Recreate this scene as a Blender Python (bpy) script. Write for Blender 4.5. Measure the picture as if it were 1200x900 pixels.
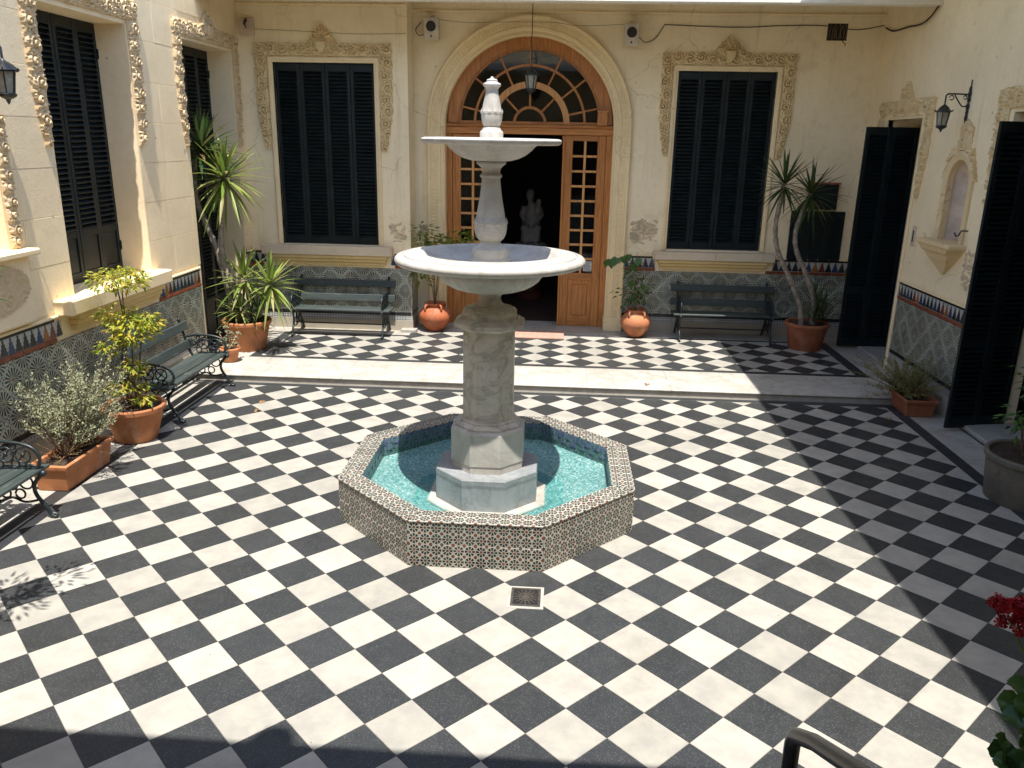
import bpy, bmesh, math, random
import numpy as np
from mathutils import Vector, Matrix, noise

for o in list(bpy.data.objects):
    bpy.data.objects.remove(o)
random.seed(7)
rng = np.random.default_rng(7)
scene = bpy.context.scene
COL = scene.collection
R = math.radians
PI = math.pi

# ------------------------------------------------------------------ camera
def make_camera():
    yaw, pitch, roll = -0.05638468, 0.29347083, 0.01911698
    cp, sp, cy, sy = math.cos(pitch), math.sin(pitch), math.cos(yaw), math.sin(yaw)
    fw = Vector((sy*cp, cy*cp, -sp)); rt = Vector((cy, -sy, 0)); up = rt.cross(fw)
    rt2 = rt*math.cos(roll) + up*math.sin(roll)
    up2 = up*math.cos(roll) - rt*math.sin(roll)
    cam = bpy.data.cameras.new('camera'); ob = bpy.data.objects.new('camera', cam); COL.objects.link(ob)
    m = Matrix((rt2, up2, -fw)).transposed().to_4x4()
    m.translation = Vector((0.5165, -4.3296, 2.9540))
    ob.matrix_world = m
    cam.sensor_width = 36; cam.lens = 36*940.07/1200
    cam.clip_start = 0.05; cam.clip_end = 500
    scene.camera = ob
make_camera()

# ------------------------------------------------------------------ light
SUN_X, SUN_Y = 0.07, -0.308            # slope of the sun's direction per metre of height
world = bpy.data.worlds.new('World'); scene.world = world; world.use_nodes = True
wn = world.node_tree
sky = wn.nodes.new('ShaderNodeTexSky'); sky.sky_type = 'NISHITA'; sky.sun_disc = False
sky.sun_elevation = math.atan(1/math.hypot(SUN_X, SUN_Y)); sky.sun_rotation = math.atan2(SUN_X, SUN_Y)
wn.links.new(sky.outputs[0], wn.nodes['Background'].inputs[0])
wn.nodes['Background'].inputs[1].default_value = 0.15
sun = bpy.data.lights.new('sun', 'SUN'); sun.energy = 4.0; sun.angle = R(0.53); sun.color = (1, 0.965, 0.91)
so = bpy.data.objects.new('sun', sun); COL.objects.link(so); so.location = (0.7, -3, 12)
so.rotation_euler = Vector((SUN_X, SUN_Y, 1)).to_track_quat('Z', 'Y').to_euler()
scene.view_settings.view_transform = 'Standard'; scene.view_settings.look = 'None'
scene.view_settings.exposure = 1.12; scene.view_settings.gamma = 1.0
scene.view_settings.use_curve_mapping = False
try:
    scene.cycles.max_bounces = 7; scene.cycles.diffuse_bounces = 4; scene.cycles.glossy_bounces = 3; scene.cycles.transparent_max_bounces = 12
except Exception:
    pass

# ------------------------------------------------------------------ node helpers
class NT:
    def __init__(s, name):
        s.mat = bpy.data.materials.new(name); s.mat.use_nodes = True
        s.t = s.mat.node_tree; s.n = s.t.nodes; s.l = s.t.links
        s.b = s.n['Principled BSDF']; s.out = s.n['Material Output']
    def new(s, typ, **kw):
        n = s.n.new(typ)
        for k, v in kw.items(): setattr(n, k, v)
        return n
    def put(s, sock, v):
        if isinstance(v, bpy.types.NodeSocket): s.l.new(v, sock)
        elif isinstance(v, (tuple, list)) and len(v) == 3 and sock.type == 'RGBA': sock.default_value = (*v, 1)
        else: sock.default_value = v
    def m(s, op, a, b=0.0, c=None, clamp=False):
        n = s.new('ShaderNodeMath', operation=op); n.use_clamp = clamp
        s.put(n.inputs[0], a); s.put(n.inputs[1], b)
        if c is not None: s.put(n.inputs[2], c)
        return n.outputs[0]
    def mix(s, f, a, b):
        n = s.new('ShaderNodeMix', data_type='RGBA')
        s.put(n.inputs[0], f); s.put(n.inputs[6], a); s.put(n.inputs[7], b)
        return n.outputs[2]
    def mul(s, a, b):
        n = s.new('ShaderNodeMix', data_type='RGBA', blend_type='MULTIPLY'); n.inputs[0].default_value = 1
        s.put(n.inputs[6], a); s.put(n.inputs[7], b)
        return n.outputs[2]
    def ss(s, v, lo, hi):                       # smoothstep
        n = s.new('ShaderNodeMapRange', interpolation_type='SMOOTHSTEP')
        s.put(n.inputs[0], v); n.inputs[1].default_value = lo; n.inputs[2].default_value = hi
        return n.outputs[0]
    def rng(s, v, lo, hi, a, b):
        n = s.new('ShaderNodeMapRange'); s.put(n.inputs[0], v)
        for i, q in enumerate((lo, hi, a, b)): n.inputs[i+1].default_value = q
        return n.outputs[0]
    def pos(s): return s.new('ShaderNodeNewGeometry').outputs['Position']
    def xyz(s, v):
        n = s.new('ShaderNodeSeparateXYZ'); s.l.new(v, n.inputs[0]); return n.outputs
    def uv(s): return s.new('ShaderNodeTexCoord').outputs['UV']
    def objc(s): return s.new('ShaderNodeTexCoord').outputs['Object']
    def rand(s):
        a = s.new('ShaderNodeObjectInfo').outputs['Random']
        b = s.new('ShaderNodeNewGeometry').outputs['Random Per Island']
        return s.m('FRACT', s.m('ADD', a, b))
    def noise(s, v, scale, detail=4, rough=0.55, dist=0.0):
        n = s.new('ShaderNodeTexNoise'); s.l.new(v, n.inputs['Vector'])
        n.inputs['Scale'].default_value = scale; n.inputs['Detail'].default_value = detail
        n.inputs['Roughness'].default_value = rough; n.inputs['Distortion'].default_value = dist
        return n.outputs[0]
    def vor(s, v, scale, out='Distance', feature='F1'):
        n = s.new('ShaderNodeTexVoronoi', feature=feature); s.l.new(v, n.inputs['Vector']); n.inputs['Scale'].default_value = scale
        return n.outputs[out]
    def scalev(s, v, xyz):
        n = s.new('ShaderNodeMapping'); s.l.new(v, n.inputs[0]); n.inputs['Scale'].default_value = xyz
        return n.outputs[0]
    def bump(s, h, strength=0.3, dist=0.01):
        n = s.new('ShaderNodeBump'); s.l.new(h, n.inputs['Height']); n.inputs['Strength'].default_value = strength
        n.inputs['Distance'].default_value = dist
        s.l.new(n.outputs[0], s.b.inputs['Normal'])
    def done(s, col, rough=0.6, metal=0.0, spec=0.5):
        s.put(s.b.inputs['Base Color'], col); s.put(s.b.inputs['Roughness'], rough); s.b.inputs['Metallic'].default_value = metal
        s.b.inputs['Specular IOR Level'].default_value = spec
        return s.mat

M = {}
def terrazzo(name, base, chip, amount, rough):
    k = NT(name); p = k.pos()
    v = k.vor(p, 170, 'Color'); h = k.new('ShaderNodeSeparateColor'); k.l.new(v, h.inputs[0])
    f = k.ss(h.outputs[0], 1-amount, 1-amount+0.04)
    d = k.ss(k.vor(p, 170), 0.42, 0.30)
    f = k.m('MULTIPLY', f, d)
    g = k.noise(p, 6, 5, 0.65)
    c = k.mul(base, k.mix(k.ss(g, 0.3, 0.7), (0.86, 0.86, 0.87), (1.08, 1.07, 1.04)))
    r = k.rand()
    c = k.mul(c, k.mix(r, (0.84, 0.835, 0.82), (1.08, 1.07, 1.06)))
    sp = k.m('MULTIPLY', k.ss(k.vor(p, 7.0), 0.05, 0.02), k.ss(k.noise(p, 3.1), 0.5, 0.56))
    c = k.mul(c, k.mix(sp, (1, 1, 1), (0.45, 0.40, 0.33)))
    c = k.mix(k.m('MULTIPLY', f, k.m('ADD', 0.35, k.m('MULTIPLY', h.outputs[1], 0.65))), c, chip)
    # worn grime
    gr = k.ss(k.noise(p, 1.3, 6, 0.7), 0.52, 0.75)
    c = k.mul(c, k.mix(gr, (1, 1, 1), (0.87, 0.86, 0.83)))
    k.bump(k.noise(p, 90, 2), 0.06, 0.004)
    return k.done(c, k.rng(k.noise(p, 5, 4), 0.3, 0.7, rough-0.08, rough+0.14), spec=0.35)
M['tile_white'] = terrazzo('tile_white', (0.375, 0.357, 0.315), (0.29, 0.26, 0.205), 0.14, 0.42)
M['tile_dark'] = terrazzo('tile_dark', (0.033, 0.035, 0.036), (0.14, 0.145, 0.14), 0.36, 0.45)
def plain(name, col, rough=0.6, var=0.12, scale=8, metal=0.0, bump=0.0, bscale=60, spec=0.4, bdist=0.006):
    k = NT(name); p = k.pos(); g = k.noise(p, scale, 5, 0.6)
    c = k.mul(col, k.mix(k.ss(g, 0.3, 0.7), (1-var,)*3, (1+var,)*3))
    if bump: k.bump(k.noise(p, bscale, 4), bump, bdist)
    return k.done(c, rough, metal, spec)
M['grout'] = plain('grout', (0.17, 0.155, 0.13), 0.9)
M['stepmarble'] = None
def marble(name, col, vein, vs=0.5, rough=0.35, scale=2.2, stain=0.0, band=0.0):
    k = NT(name); p = k.pos()
    w = k.noise(p, scale, 8, 0.62, 1.4)
    v = k.ss(k.m('ABSOLUTE', k.m('SUBTRACT', w, 0.5)), 0.055, 0.0)
    w2 = k.noise(p, scale*3.2, 6, 0.6, 0.8)
    v2 = k.ss(k.m('ABSOLUTE', k.m('SUBTRACT', w2, 0.5)), 0.05, 0.0)
    c = k.mix(k.m('MULTIPLY', k.m('ADD', v, k.m('MULTIPLY', v2, 0.5)), vs), col, vein)
    c = k.mul(c, k.mix(k.ss(k.noise(p, 3.5, 5), 0.3, 0.7), (0.9, 0.89, 0.87), (1.05, 1.05, 1.04)))
    if stain:
        st = k.ss(k.noise(k.scalev(p, (9, 9, 1.2)), 1.0, 5, 0.7), 0.5, 0.75)
        c = k.mul(c, k.mix(k.m('MULTIPLY', st, stain), (1, 1, 1), (0.66, 0.60, 0.50)))
    if band:
        z = k.xyz(p)[2]; zz = k.m('ADD', z, k.m('MULTIPLY', k.m('SUBTRACT', k.noise(p, 8, 3), 0.5), 0.03))
        bm = k.m('MULTIPLY', k.ss(zz, band-0.03, band-0.012), k.ss(zz, band+0.012, band+0.004))
        c = k.mul(c, k.mix(k.m('MULTIPLY', bm, 0.6), (1, 1, 1), (0.5, 0.52, 0.55)))
    k.bump(k.noise(p, 120, 3), 0.08, 0.003)
    return k.done(c, k.rng(k.noise(p, 9), 0.3, 0.7, rough-0.06, rough+0.15), spec=0.4)
M['stepmarble'] = marble('stepmarble', (0.41, 0.39, 0.348), (0.30, 0.27, 0.225), 0.5, 0.45, 1.6, 0.45)
M['fountain'] = marble('fountain', (0.47, 0.445, 0.40), (0.32, 0.30, 0.26), 0.35, 0.42, 2.0, 0.7)
M['shaft'] = marble('shaft', (0.53, 0.485, 0.41), (0.31, 0.28, 0.23), 0.6, 0.4, 2.0, 0.4)
M['greymarble'] = marble('greymarble', (0.27, 0.28, 0.285), (0.18, 0.19, 0.195), 0.5, 0.35, 2.4, 0.5, 0.30)

def plaster(name, col, patches=(), streak=0.35, bump=0.25):
    k = NT(name); p = k.pos(); x, y, z = k.xyz(p)
    c = k.mul(col, k.mix(k.ss(k.noise(p, 1.1, 6, 0.62), 0.3, 0.72), (0.93, 0.92, 0.90), (1.04, 1.04, 1.04)))
    c = k.mul(c, k.mix(k.ss(k.noise(p, 14, 5, 0.7), 0.45, 0.8), (1, 1, 1), (0.93, 0.915, 0.89)))
    st = k.ss(k.noise(k.scalev(p, (7, 7, 0.5)), 1.0, 6, 0.65), 0.55, 0.78)
    c = k.mul(c, k.mix(k.m('MULTIPLY', st, streak), (1, 1, 1), (0.72, 0.66, 0.56)))
    sp = k.m('MULTIPLY', k.ss(k.vor(p, 5.5), 0.11, 0.04), k.ss(k.noise(p, 2.5), 0.5, 0.62))
    c = k.mul(c, k.mix(sp, (1, 1, 1), (0.62, 0.55, 0.46)))
    cr_n = k.new('ShaderNodeTexNoise'); k.l.new(p, cr_n.inputs['Vector']); cr_n.inputs['Scale'].default_value = 2.2; cr_n.inputs['Detail'].default_value = 5
    cv = k.new('ShaderNodeVectorMath', operation='MULTIPLY_ADD'); k.l.new(cr_n.outputs[1], cv.inputs[0]); cv.inputs[1].default_value = (0.55, 0.55, 0.55); k.l.new(p, cv.inputs[2])
    ce = k.vor(cv.outputs[0], 0.75, 'Distance', 'DISTANCE_TO_EDGE')
    ck = k.m('MULTIPLY', k.ss(ce, 0.006, 0.001), k.ss(k.noise(p, 0.9, 2), 0.50, 0.58))
    c = k.mul(c, k.mix(k.m('MULTIPLY', ck, 0.4), (1, 1, 1), (0.45, 0.38, 0.30)))
    bl_ = k.ss(k.noise(p, 3.3, 7, 0.7), 0.56, 0.66)
    c = k.mul(c, k.mix(k.m('MULTIPLY', bl_, streak), (1, 1, 1), (0.88, 0.85, 0.80)))
    nz = k.noise(k.scalev(p, (1, 1, 1.9)), 5.0, 7, 0.66, 0.7)
    for (ax, u0, u1, v0, v1) in patches:      # flaked and damp patches low on the wall
        u = x if ax == 'x' else y
        mu = k.m('MULTIPLY', k.ss(u, u0-0.04, u0+0.08), k.ss(u, u1+0.04, u1-0.08))
        mv = k.m('MULTIPLY', k.ss(z, v0-0.05, v0+0.1), k.ss(z, v1+0.1, v1-0.12))
        f = k.ss(k.m('ADD', nz, k.m('MULTIPLY', k.m('SUBTRACT', k.m('MULTIPLY', mu, mv), 1.0), 0.5)), 0.462, 0.485)
        f2 = k.ss(nz, 0.50, 0.60)
        c = k.mix(k.m('MULTIPLY', f, 0.8), c, k.mix(f2, (0.60, 0.46, 0.28), (0.33, 0.25, 0.16)))
    k.bump(k.m('ADD', k.noise(p, 55, 5, 0.65), k.m('MULTIPLY', k.noise(p, 6, 4), 1.2)), bump, 0.008)
    return k.done(c, 0.85, spec=0.2)
CREAM = (0.95, 0.80, 0.54)
M['wall_back'] = plaster('wall_back', CREAM, streak=0.6, patches=[('x', -2.12, -1.76, 1.42, 1.84), ('x', 1.54, 2.06, 1.40, 1.90), ('x', -1.75, -1.5, 1.2, 1.80)])
M['wall_left'] = plaster('wall_left', (0.93, 0.755, 0.495), (), 0.3, 0.4)
M['wall_right'] = plaster('wall_right', (0.93, 0.77, 0.50), [('y', 4.55, 4.95, 1.35, 2.0)], 0.45)
M['soffit'] = plaster('soffit', (0.86, 0.79, 0.66), (), 0.3)
M['stucco'] = plaster('stucco', (0.78, 0.60, 0.335), (), 0.3, 0.3)
M['stucco_left'] = plaster('stucco_left', (0.66, 0.50, 0.30), (), 0.2, 0.3)
M['moulding'] = plaster('moulding', (0.90, 0.72, 0.44), (), 0.35, 0.2)
M['archstone'] = plaster('archstone', (0.88, 0.70, 0.41), (), 0.55, 0.3)
M['sillstone'] = plaster('sillstone', (0.68, 0.56, 0.40), (), 0.7, 0.3)
M['sillyellow'] = plaster('sillyellow', (0.72, 0.53, 0.24), (), 0.4, 0.2)
M['basestone'] = plaster('basestone', (0.40, 0.355, 0.28), (), 0.7, 0.3)
M['shutter'] = plain('shutter', (0.0065, 0.0125, 0.0145), 0.42, 0.35, 5, spec=0.35, bump=0.05)
M['iron'] = plain('iron', (0.012, 0.02, 0.021), 0.4, 0.3, 20, spec=0.5, bump=0.15, bscale=120)
M['black'] = plain('black', (0.012, 0.011, 0.011), 0.6)
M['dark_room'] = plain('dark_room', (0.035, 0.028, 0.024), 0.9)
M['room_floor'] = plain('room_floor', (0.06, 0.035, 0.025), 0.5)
def wood(name, col, dark, rough=0.42, axis=(14, 14, 0.9), worn=None):
    k = NT(name); p = k.objc()
    g = k.noise(k.scalev(p, axis), 3.0, 7, 0.6, 0.6)
    c = k.mix(k.ss(g, 0.3, 0.68), dark, col)
    c = k.mul(c, k.mix(k.rand(), (0.86, 0.86, 0.86), (1.1, 1.1, 1.1)))
    if worn:
        f = k.ss(k.noise(k.scalev(p, (axis[0]*0.5, axis[1]*0.5, axis[2]*0.5)), 9, 6, 0.7), 0.60, 0.70)
        c = k.mix(f, c, worn)
    k.bump(g, 0.12, 0.004)
    return k.done(c, rough, spec=0.4)
M['wood'] = wood('wood', (0.54, 0.225, 0.06), (0.32, 0.115, 0.03))
M['wood_pale'] = wood('wood_pale', (0.72, 0.38, 0.14), (0.50, 0.22, 0.07))
M['wood_h'] = wood('wood_h', (0.54, 0.225, 0.06), (0.32, 0.115, 0.03), 0.42, (0.9, 14, 14))
M['bench_slat'] = wood('bench_slat', (0.052, 0.066, 0.060), (0.030, 0.040, 0.037), 0.5, (0.7, 12, 12), (0.21, 0.21, 0.185))
M['redwood'] = wood('redwood', (0.11, 0.028, 0.015), (0.06, 0.014, 0.008))
def glass_mat(name, tint=(0.9, 0.92, 0.92), refl=0.06):
    k = NT(name)
    t = k.new('ShaderNodeBsdfTransparent'); t.inputs[0].default_value = (*tint, 1)
    g = k.new('ShaderNodeBsdfGlossy'); g.inputs['Roughness'].default_value = 0.03
    f = k.new('ShaderNodeFresnel'); f.inputs[0].default_value = 1.45
    x = k.new('ShaderNodeMixShader'); k.l.new(f.outputs[0], x.inputs[0]); k.l.new(t.outputs[0], x.inputs[1]); k.l.new(g.outputs[0], x.inputs[2])
    k.l.new(x.outputs[0], k.out.inputs[0])
    return k.mat
M['glass'] = glass_mat('glass')
M['lampglass'] = plain('lampglass', (0.34, 0.31, 0.24), 0.25, 0.2, 20)
def terracotta(name, col, white=0.25):
    k = NT(name); p = k.pos()
    c = k.mul(col, k.mix(k.ss(k.noise(p, 5, 5, 0.65), 0.3, 0.7), (0.8, 0.78, 0.76), (1.12, 1.1, 1.08)))
    e = k.ss(k.noise(k.scalev(p, (1, 1, 0.6)), 6, 7, 0.72), 0.50, 0.70)
    c = k.mix(k.m('MULTIPLY', e, white*1.5), c, (0.60, 0.44, 0.33))
    dk = k.ss(k.noise(k.scalev(p, (1, 1, 0.5)), 4.3, 6, 0.7), 0.55, 0.75)
    c = k.mul(c, k.mix(dk, (1, 1, 1), (0.62, 0.58, 0.55)))
    k.bump(k.noise(p, 70, 4), 0.15, 0.004)
    return k.done(c, 0.78, spec=0.25)
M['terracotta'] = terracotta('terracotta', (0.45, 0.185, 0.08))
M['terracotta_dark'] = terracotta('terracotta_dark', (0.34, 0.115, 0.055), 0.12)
M['jar'] = terracotta('jar', (0.40, 0.12, 0.05), 0.2)
M['jar_pale'] = terracotta('jar_pale', (0.48, 0.19, 0.09), 0.45)
M['greypot'] = terracotta('greypot', (0.15, 0.14, 0.115), 0.08)
M['soil'] = plain('soil', (0.055, 0.035, 0.022), 0.95, 0.4, 40, bump=0.8, bscale=50, bdist=0.03)
def leaf_mat(name, cols, rough=0.5, trans=0.35):
    k = NT(name); r = k.new('ShaderNodeNewGeometry').outputs['Random Per Island']
    ramp = k.new('ShaderNodeValToRGB'); k.l.new(r, ramp.inputs[0])
    el = ramp.color_ramp.elements
    while len(el) < len(cols): el.new(0.5)
    for i, c in enumerate(cols):
        el[i].position = i/max(1, len(cols)-1); el[i].color = (*c, 1)
    col = ramp.outputs[0]
    k.done(col, rough, spec=0.3)
    tr = k.new('ShaderNodeBsdfTranslucent'); k.l.new(col, tr.inputs[0])
    mx = k.new('ShaderNodeMixShader'); mx.inputs[0].default_value = trans
    k.l.new(k.b.outputs[0], mx.inputs[1]); k.l.new(tr.outputs[0], mx.inputs[2]); k.l.new(mx.outputs[0], k.out.inputs[0])
    return k.mat
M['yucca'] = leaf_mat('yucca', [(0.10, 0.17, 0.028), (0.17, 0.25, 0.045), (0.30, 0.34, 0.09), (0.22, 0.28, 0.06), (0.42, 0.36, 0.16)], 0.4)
M['yucca_dark'] = leaf_mat('yucca_dark', [(0.03, 0.07, 0.02), (0.05, 0.10, 0.03), (0.075, 0.12, 0.035), (0.06, 0.10, 0.03), (0.22, 0.15, 0.06)], 0.4)  # darker leaf colours; on one left-hand rosette they stand in for shadow
M['nandina'] = leaf_mat('nandina', [(0.16, 0.24, 0.02), (0.30, 0.36, 0.03), (0.50, 0.44, 0.035), (0.12, 0.20, 0.03), (0.56, 0.42, 0.05), (0.24, 0.32, 0.04), (0.52, 0.30, 0.07)])
M['greyshrub'] = leaf_mat('greyshrub', [(0.22, 0.24, 0.12), (0.32, 0.34, 0.20), (0.38, 0.39, 0.25), (0.18, 0.21, 0.09)], 0.7, 0.25)
M['wispy'] = leaf_mat('wispy', [(0.14, 0.17, 0.05), (0.21, 0.23, 0.07), (0.28, 0.28, 0.11), (0.14, 0.11, 0.05)], 0.6)
M['green'] = leaf_mat('green', [(0.03, 0.08, 0.018), (0.05, 0.115, 0.022), (0.075, 0.14, 0.03), (0.04, 0.09, 0.02)], 0.35, 0.2)
M['fern'] = leaf_mat('fern', [(0.12, 0.20, 0.03), (0.24, 0.30, 0.04), (0.07, 0.13, 0.03), (0.32, 0.33, 0.05)])
M['succulent'] = leaf_mat('succulent', [(0.16, 0.20, 0.12), (0.24, 0.28, 0.17), (0.30, 0.30, 0.19), (0.34, 0.22, 0.13)], 0.5, 0.15)
M['petal'] = leaf_mat('petal', [(0.30, 0.006, 0.012), (0.42, 0.012, 0.02), (0.22, 0.004, 0.01), (0.5, 0.03, 0.035)], 0.5, 0.25)
M['bark'] = plain('bark', (0.27, 0.22, 0.17), 0.85, 0.4, 18, bump=0.8, bscale=45, bdist=0.012)
M['stem'] = plain('stem', (0.12, 0.075, 0.045), 0.8, 0.3, 20)
M['dry'] = plain('dry', (0.30, 0.18, 0.08), 0.8, 0.3, 20)
M['castiron'] = plain('castiron', (0.05, 0.042, 0.034), 0.7, 0.3, 40)
M['steel'] = plain('steel', (0.055, 0.053, 0.05), 0.3, 0.2, 20, metal=0.85)
M['cable'] = plain('cable', (0.045, 0.035, 0.028), 0.7)
M['speaker'] = plain('speaker', (0.60, 0.53, 0.43), 0.5)
M['grille'] = plain('grille', (0.03, 0.024, 0.022), 0.6, 0.4, 80)
M['paper'] = plain('paper', (0.55, 0.53, 0.48), 0.8)
M['mat'] = plain('mat', (0.42, 0.24, 0.18), 0.9, 0.2, 30, bump=0.3, bscale=150)
M['brownline'] = plain('brownline', (0.22, 0.06, 0.028), 0.4, 0.25, 12)
M['blackglaze'] = plain('blackglaze', (0.016, 0.018, 0.02), 0.25, 0.3, 12)
M['nichegrey'] = plain('nichegrey', (0.60, 0.47, 0.36), 0.85, 0.15, 6)
M['statue'] = plain('statue', (0.24, 0.205, 0.17), 0.6, 0.12, 10)
M['glaze_white'] = plain('glaze_white', (0.44, 0.43, 0.38), 0.3, 0.1, 15)
M['glaze_dark'] = plain('glaze_dark', (0.02, 0.025, 0.03), 0.3, 0.3, 12)
M['glaze_blue'] = plain('glaze_blue', (0.03, 0.045, 0.10), 0.3, 0.25, 12)
M['glaze_rust'] = plain('glaze_rust', (0.28, 0.11, 0.03), 0.3, 0.25, 12)
M['glaze_red'] = plain('glaze_red', (0.15, 0.03, 0.02), 0.3, 0.25, 12)
M['pinkstone'] = plain('pinkstone', (0.42, 0.27, 0.21), 0.8)

def star_tile(name):
    # dado tile: quarter stars in two opposite corners of the tile, lace between them
    k = NT(name); u, v, _ = k.xyz(k.uv())
    def star(cu, cv):
        du = k.m('SUBTRACT', u, cu); dv = k.m('SUBTRACT', v, cv)
        r = k.m('SQRT', k.m('ADD', k.m('MULTIPLY', du, du), k.m('MULTIPLY', dv, dv)))
        th = k.m('ARCTAN2', dv, du)
        pet = k.ss(k.m('COSINE', k.m('MULTIPLY', th, 16)), -0.35, 0.05)
        ring = k.m('MULTIPLY', k.ss(r, 0.19, 0.23), k.ss(r, 0.66, 0.61))
        core = k.ss(r, 0.10, 0.07); halo = k.m('MULTIPLY', k.ss(r, 0.12, 0.14), k.ss(r, 0.20, 0.17))
        inside = k.ss(r, 0.68, 0.66)
        return k.m('MULTIPLY', pet, ring), core, halo, inside, r
    a = star(0, 0); b = star(1, 1)
    base = (0.45, 0.45, 0.365)
    # lace between stars
    w = k.m('MULTIPLY', k.m('SINE', k.m('MULTIPLY', u, 25.13)), k.m('SINE', k.m('MULTIPLY', v, 25.13)))
    lace = k.m('MULTIPLY', k.ss(w, 0.10, 0.24), k.m('MULTIPLY', k.m('SUBTRACT', 1, a[3]), k.m('SUBTRACT', 1, b[3])))
    c = k.mix(k.m('MULTIPLY', lace, 0.9), base, (0.045, 0.065, 0.05))
    rn = k.rand()
    dark = k.mix(k.ss(k.noise(k.pos(), 3.0, 2), 0.45, 0.6), (0.012, 0.013, 0.014), (0.025, 0.05, 0.042))
    for s in (a, b):
        c = k.mix(s[0], c, dark); c = k.mix(k.m('MULTIPLY', s[2], 0.8), c, (0.10, 0.15, 0.10)); c = k.mix(s[1], c, (0.30, 0.10, 0.045))
    c = k.mul(c, k.mix(rn, (0.78, 0.78, 0.78), (1.12, 1.12, 1.1)))
    c = k.mul(c, k.mix(k.ss(k.noise(k.pos(), 2.2, 5), 0.4, 0.75), (1, 1, 1), (0.72, 0.68, 0.6)))
    return k.done(c, 0.33, spec=0.45)
M['star_tile'] = star_tile('star_tile')
def dot_tile(name):
    k = NT(name); u, v, _ = k.xyz(k.uv())
    def cell(x): return k.m('SUBTRACT', k.m('FRACT', x), 0.5)
    a = cell(k.m('MULTIPLY', u, 4)); b = cell(k.m('MULTIPLY', v, 2))
    r = k.m('SQRT', k.m('ADD', k.m('MULTIPLY', a, a), k.m('MULTIPLY', b, b)))
    c = k.mix(k.ss(r, 0.27, 0.2), (0.40, 0.40, 0.37), (0.03, 0.035, 0.05))
    return k.done(k.mul(c, k.mix(k.rand(), (0.85,)*3, (1.1,)*3)), 0.35)
M['dot_tile'] = dot_tile('dot_tile')
def basin_tile(name, squash=False):
    # fountain tile: two by two rosettes of eight petals round a rust dot, rust dots between
    k = NT(name); u, v, _ = k.xyz(k.uv())
    def cell(x, o=0.0): return k.m('SUBTRACT', k.m('FRACT', k.m('ADD', x, o)), 0.5)
    U = k.m('MULTIPLY', u, 2); V = k.m('MULTIPLY', v, 2)
    def pol(o):
        a = cell(U, o); b = cell(V, o)
        return k.m('SQRT', k.m('ADD', k.m('MULTIPLY', a, a), k.m('MULTIPLY', b, b))), k.m('ARCTAN2', b, a)
    r, th = pol(0.0); r2, th2 = pol(0.5)
    pet = k.m('MULTIPLY', k.ss(k.m('COSINE', k.m('MULTIPLY', th, 8)), -0.82, -0.50), k.m('MULTIPLY', k.ss(r, 0.18, 0.21), k.ss(r, 0.475, 0.44)))
    pet2 = k.m('MULTIPLY', k.ss(k.m('COSINE', k.m('MULTIPLY', th2, 4)), 0.2, 0.5), k.m('MULTIPLY', k.ss(r2, 0.165, 0.19), k.ss(r2, 0.34, 0.31)))
    core = k.ss(r, 0.15, 0.12); core2 = k.ss(r2, 0.17, 0.14)
    p = k.pos()
    g = k.mix(k.ss(k.noise(p, 9, 3), 0.5, 0.58), (0.008, 0.008, 0.008), (0.006, 0.026, 0.018))
    c = k.mix(pet, (0.38, 0.365, 0.31), g)
    rust = k.mix(k.ss(k.noise(p, 7, 3), 0.42, 0.6), (0.15, 0.045, 0.022), (0.06, 0.04, 0.028))
    c = k.mix(core, c, rust); c = k.mix(core2, c, rust)
    wear = k.ss(k.noise(p, 5, 6, 0.7), 0.54, 0.72)
    c = k.mix(k.m('MULTIPLY', wear, 0.4), c, (0.33, 0.30, 0.24))
    c = k.mul(c, k.mix(k.rand(), (0.82,)*3, (1.1,)*3))
    return k.done(c, 0.38, spec=0.4)
M['basin_tile'] = basin_tile('basin_tile')
def mosaic(name, cols, scale):
    k = NT(name); p = k.pos()
    v = k.new('ShaderNodeTexVoronoi', distance='CHEBYCHEV'); k.l.new(p, v.inputs['Vector']); v.inputs['Scale'].default_value = scale; v.inputs['Randomness'].default_value = 0.35
    s = k.new('ShaderNodeSeparateColor'); k.l.new(v.outputs['Color'], s.inputs[0])
    ramp = k.new('ShaderNodeValToRGB'); k.l.new(s.outputs[0], ramp.inputs[0]); ramp.color_ramp.interpolation = 'CONSTANT'
    el = ramp.color_ramp.elements
    while len(el) < len(cols): el.new(0.5)
    for i, c in enumerate(cols): el[i].position = i/len(cols); el[i].color = (*c, 1)
    c = k.mix(k.ss(v.outputs['Distance'], 0.40, 0.5), ramp.outputs[0], (0.16, 0.26, 0.25))
    c = k.mul(c, k.mix(k.ss(k.noise(p, 2.0, 5), 0.35, 0.7), (0.82, 0.86, 0.86), (1.1, 1.06, 1.05)))
    c = k.mix(k.m('MULTIPLY', k.ss(k.noise(p, 4.0, 6, 0.7), 0.56, 0.72), 0.45), c, (0.28, 0.33, 0.29))
    k.bump(k.noise(p, 110, 3), 0.5, 0.01)
    return k.done(c, 0.3)
M['pool_floor'] = mosaic('pool_floor', [(0.10, 0.26, 0.245), (0.17, 0.34, 0.315), (0.05, 0.18, 0.175), (0.28, 0.42, 0.39), (0.12, 0.29, 0.27), (0.07, 0.21, 0.20)], 60)
M['pool_wall'] = mosaic('pool_wall', [(0.04, 0.16, 0.13), (0.05, 0.11, 0.16), (0.08, 0.20, 0.12), (0.03, 0.09, 0.08), (0.09, 0.13, 0.20)], 38)
M['pool_edge'] = mosaic('pool_edge', [(0.09, 0.12, 0.24), (0.15, 0.18, 0.30), (0.10, 0.17, 0.22)], 30)
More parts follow.
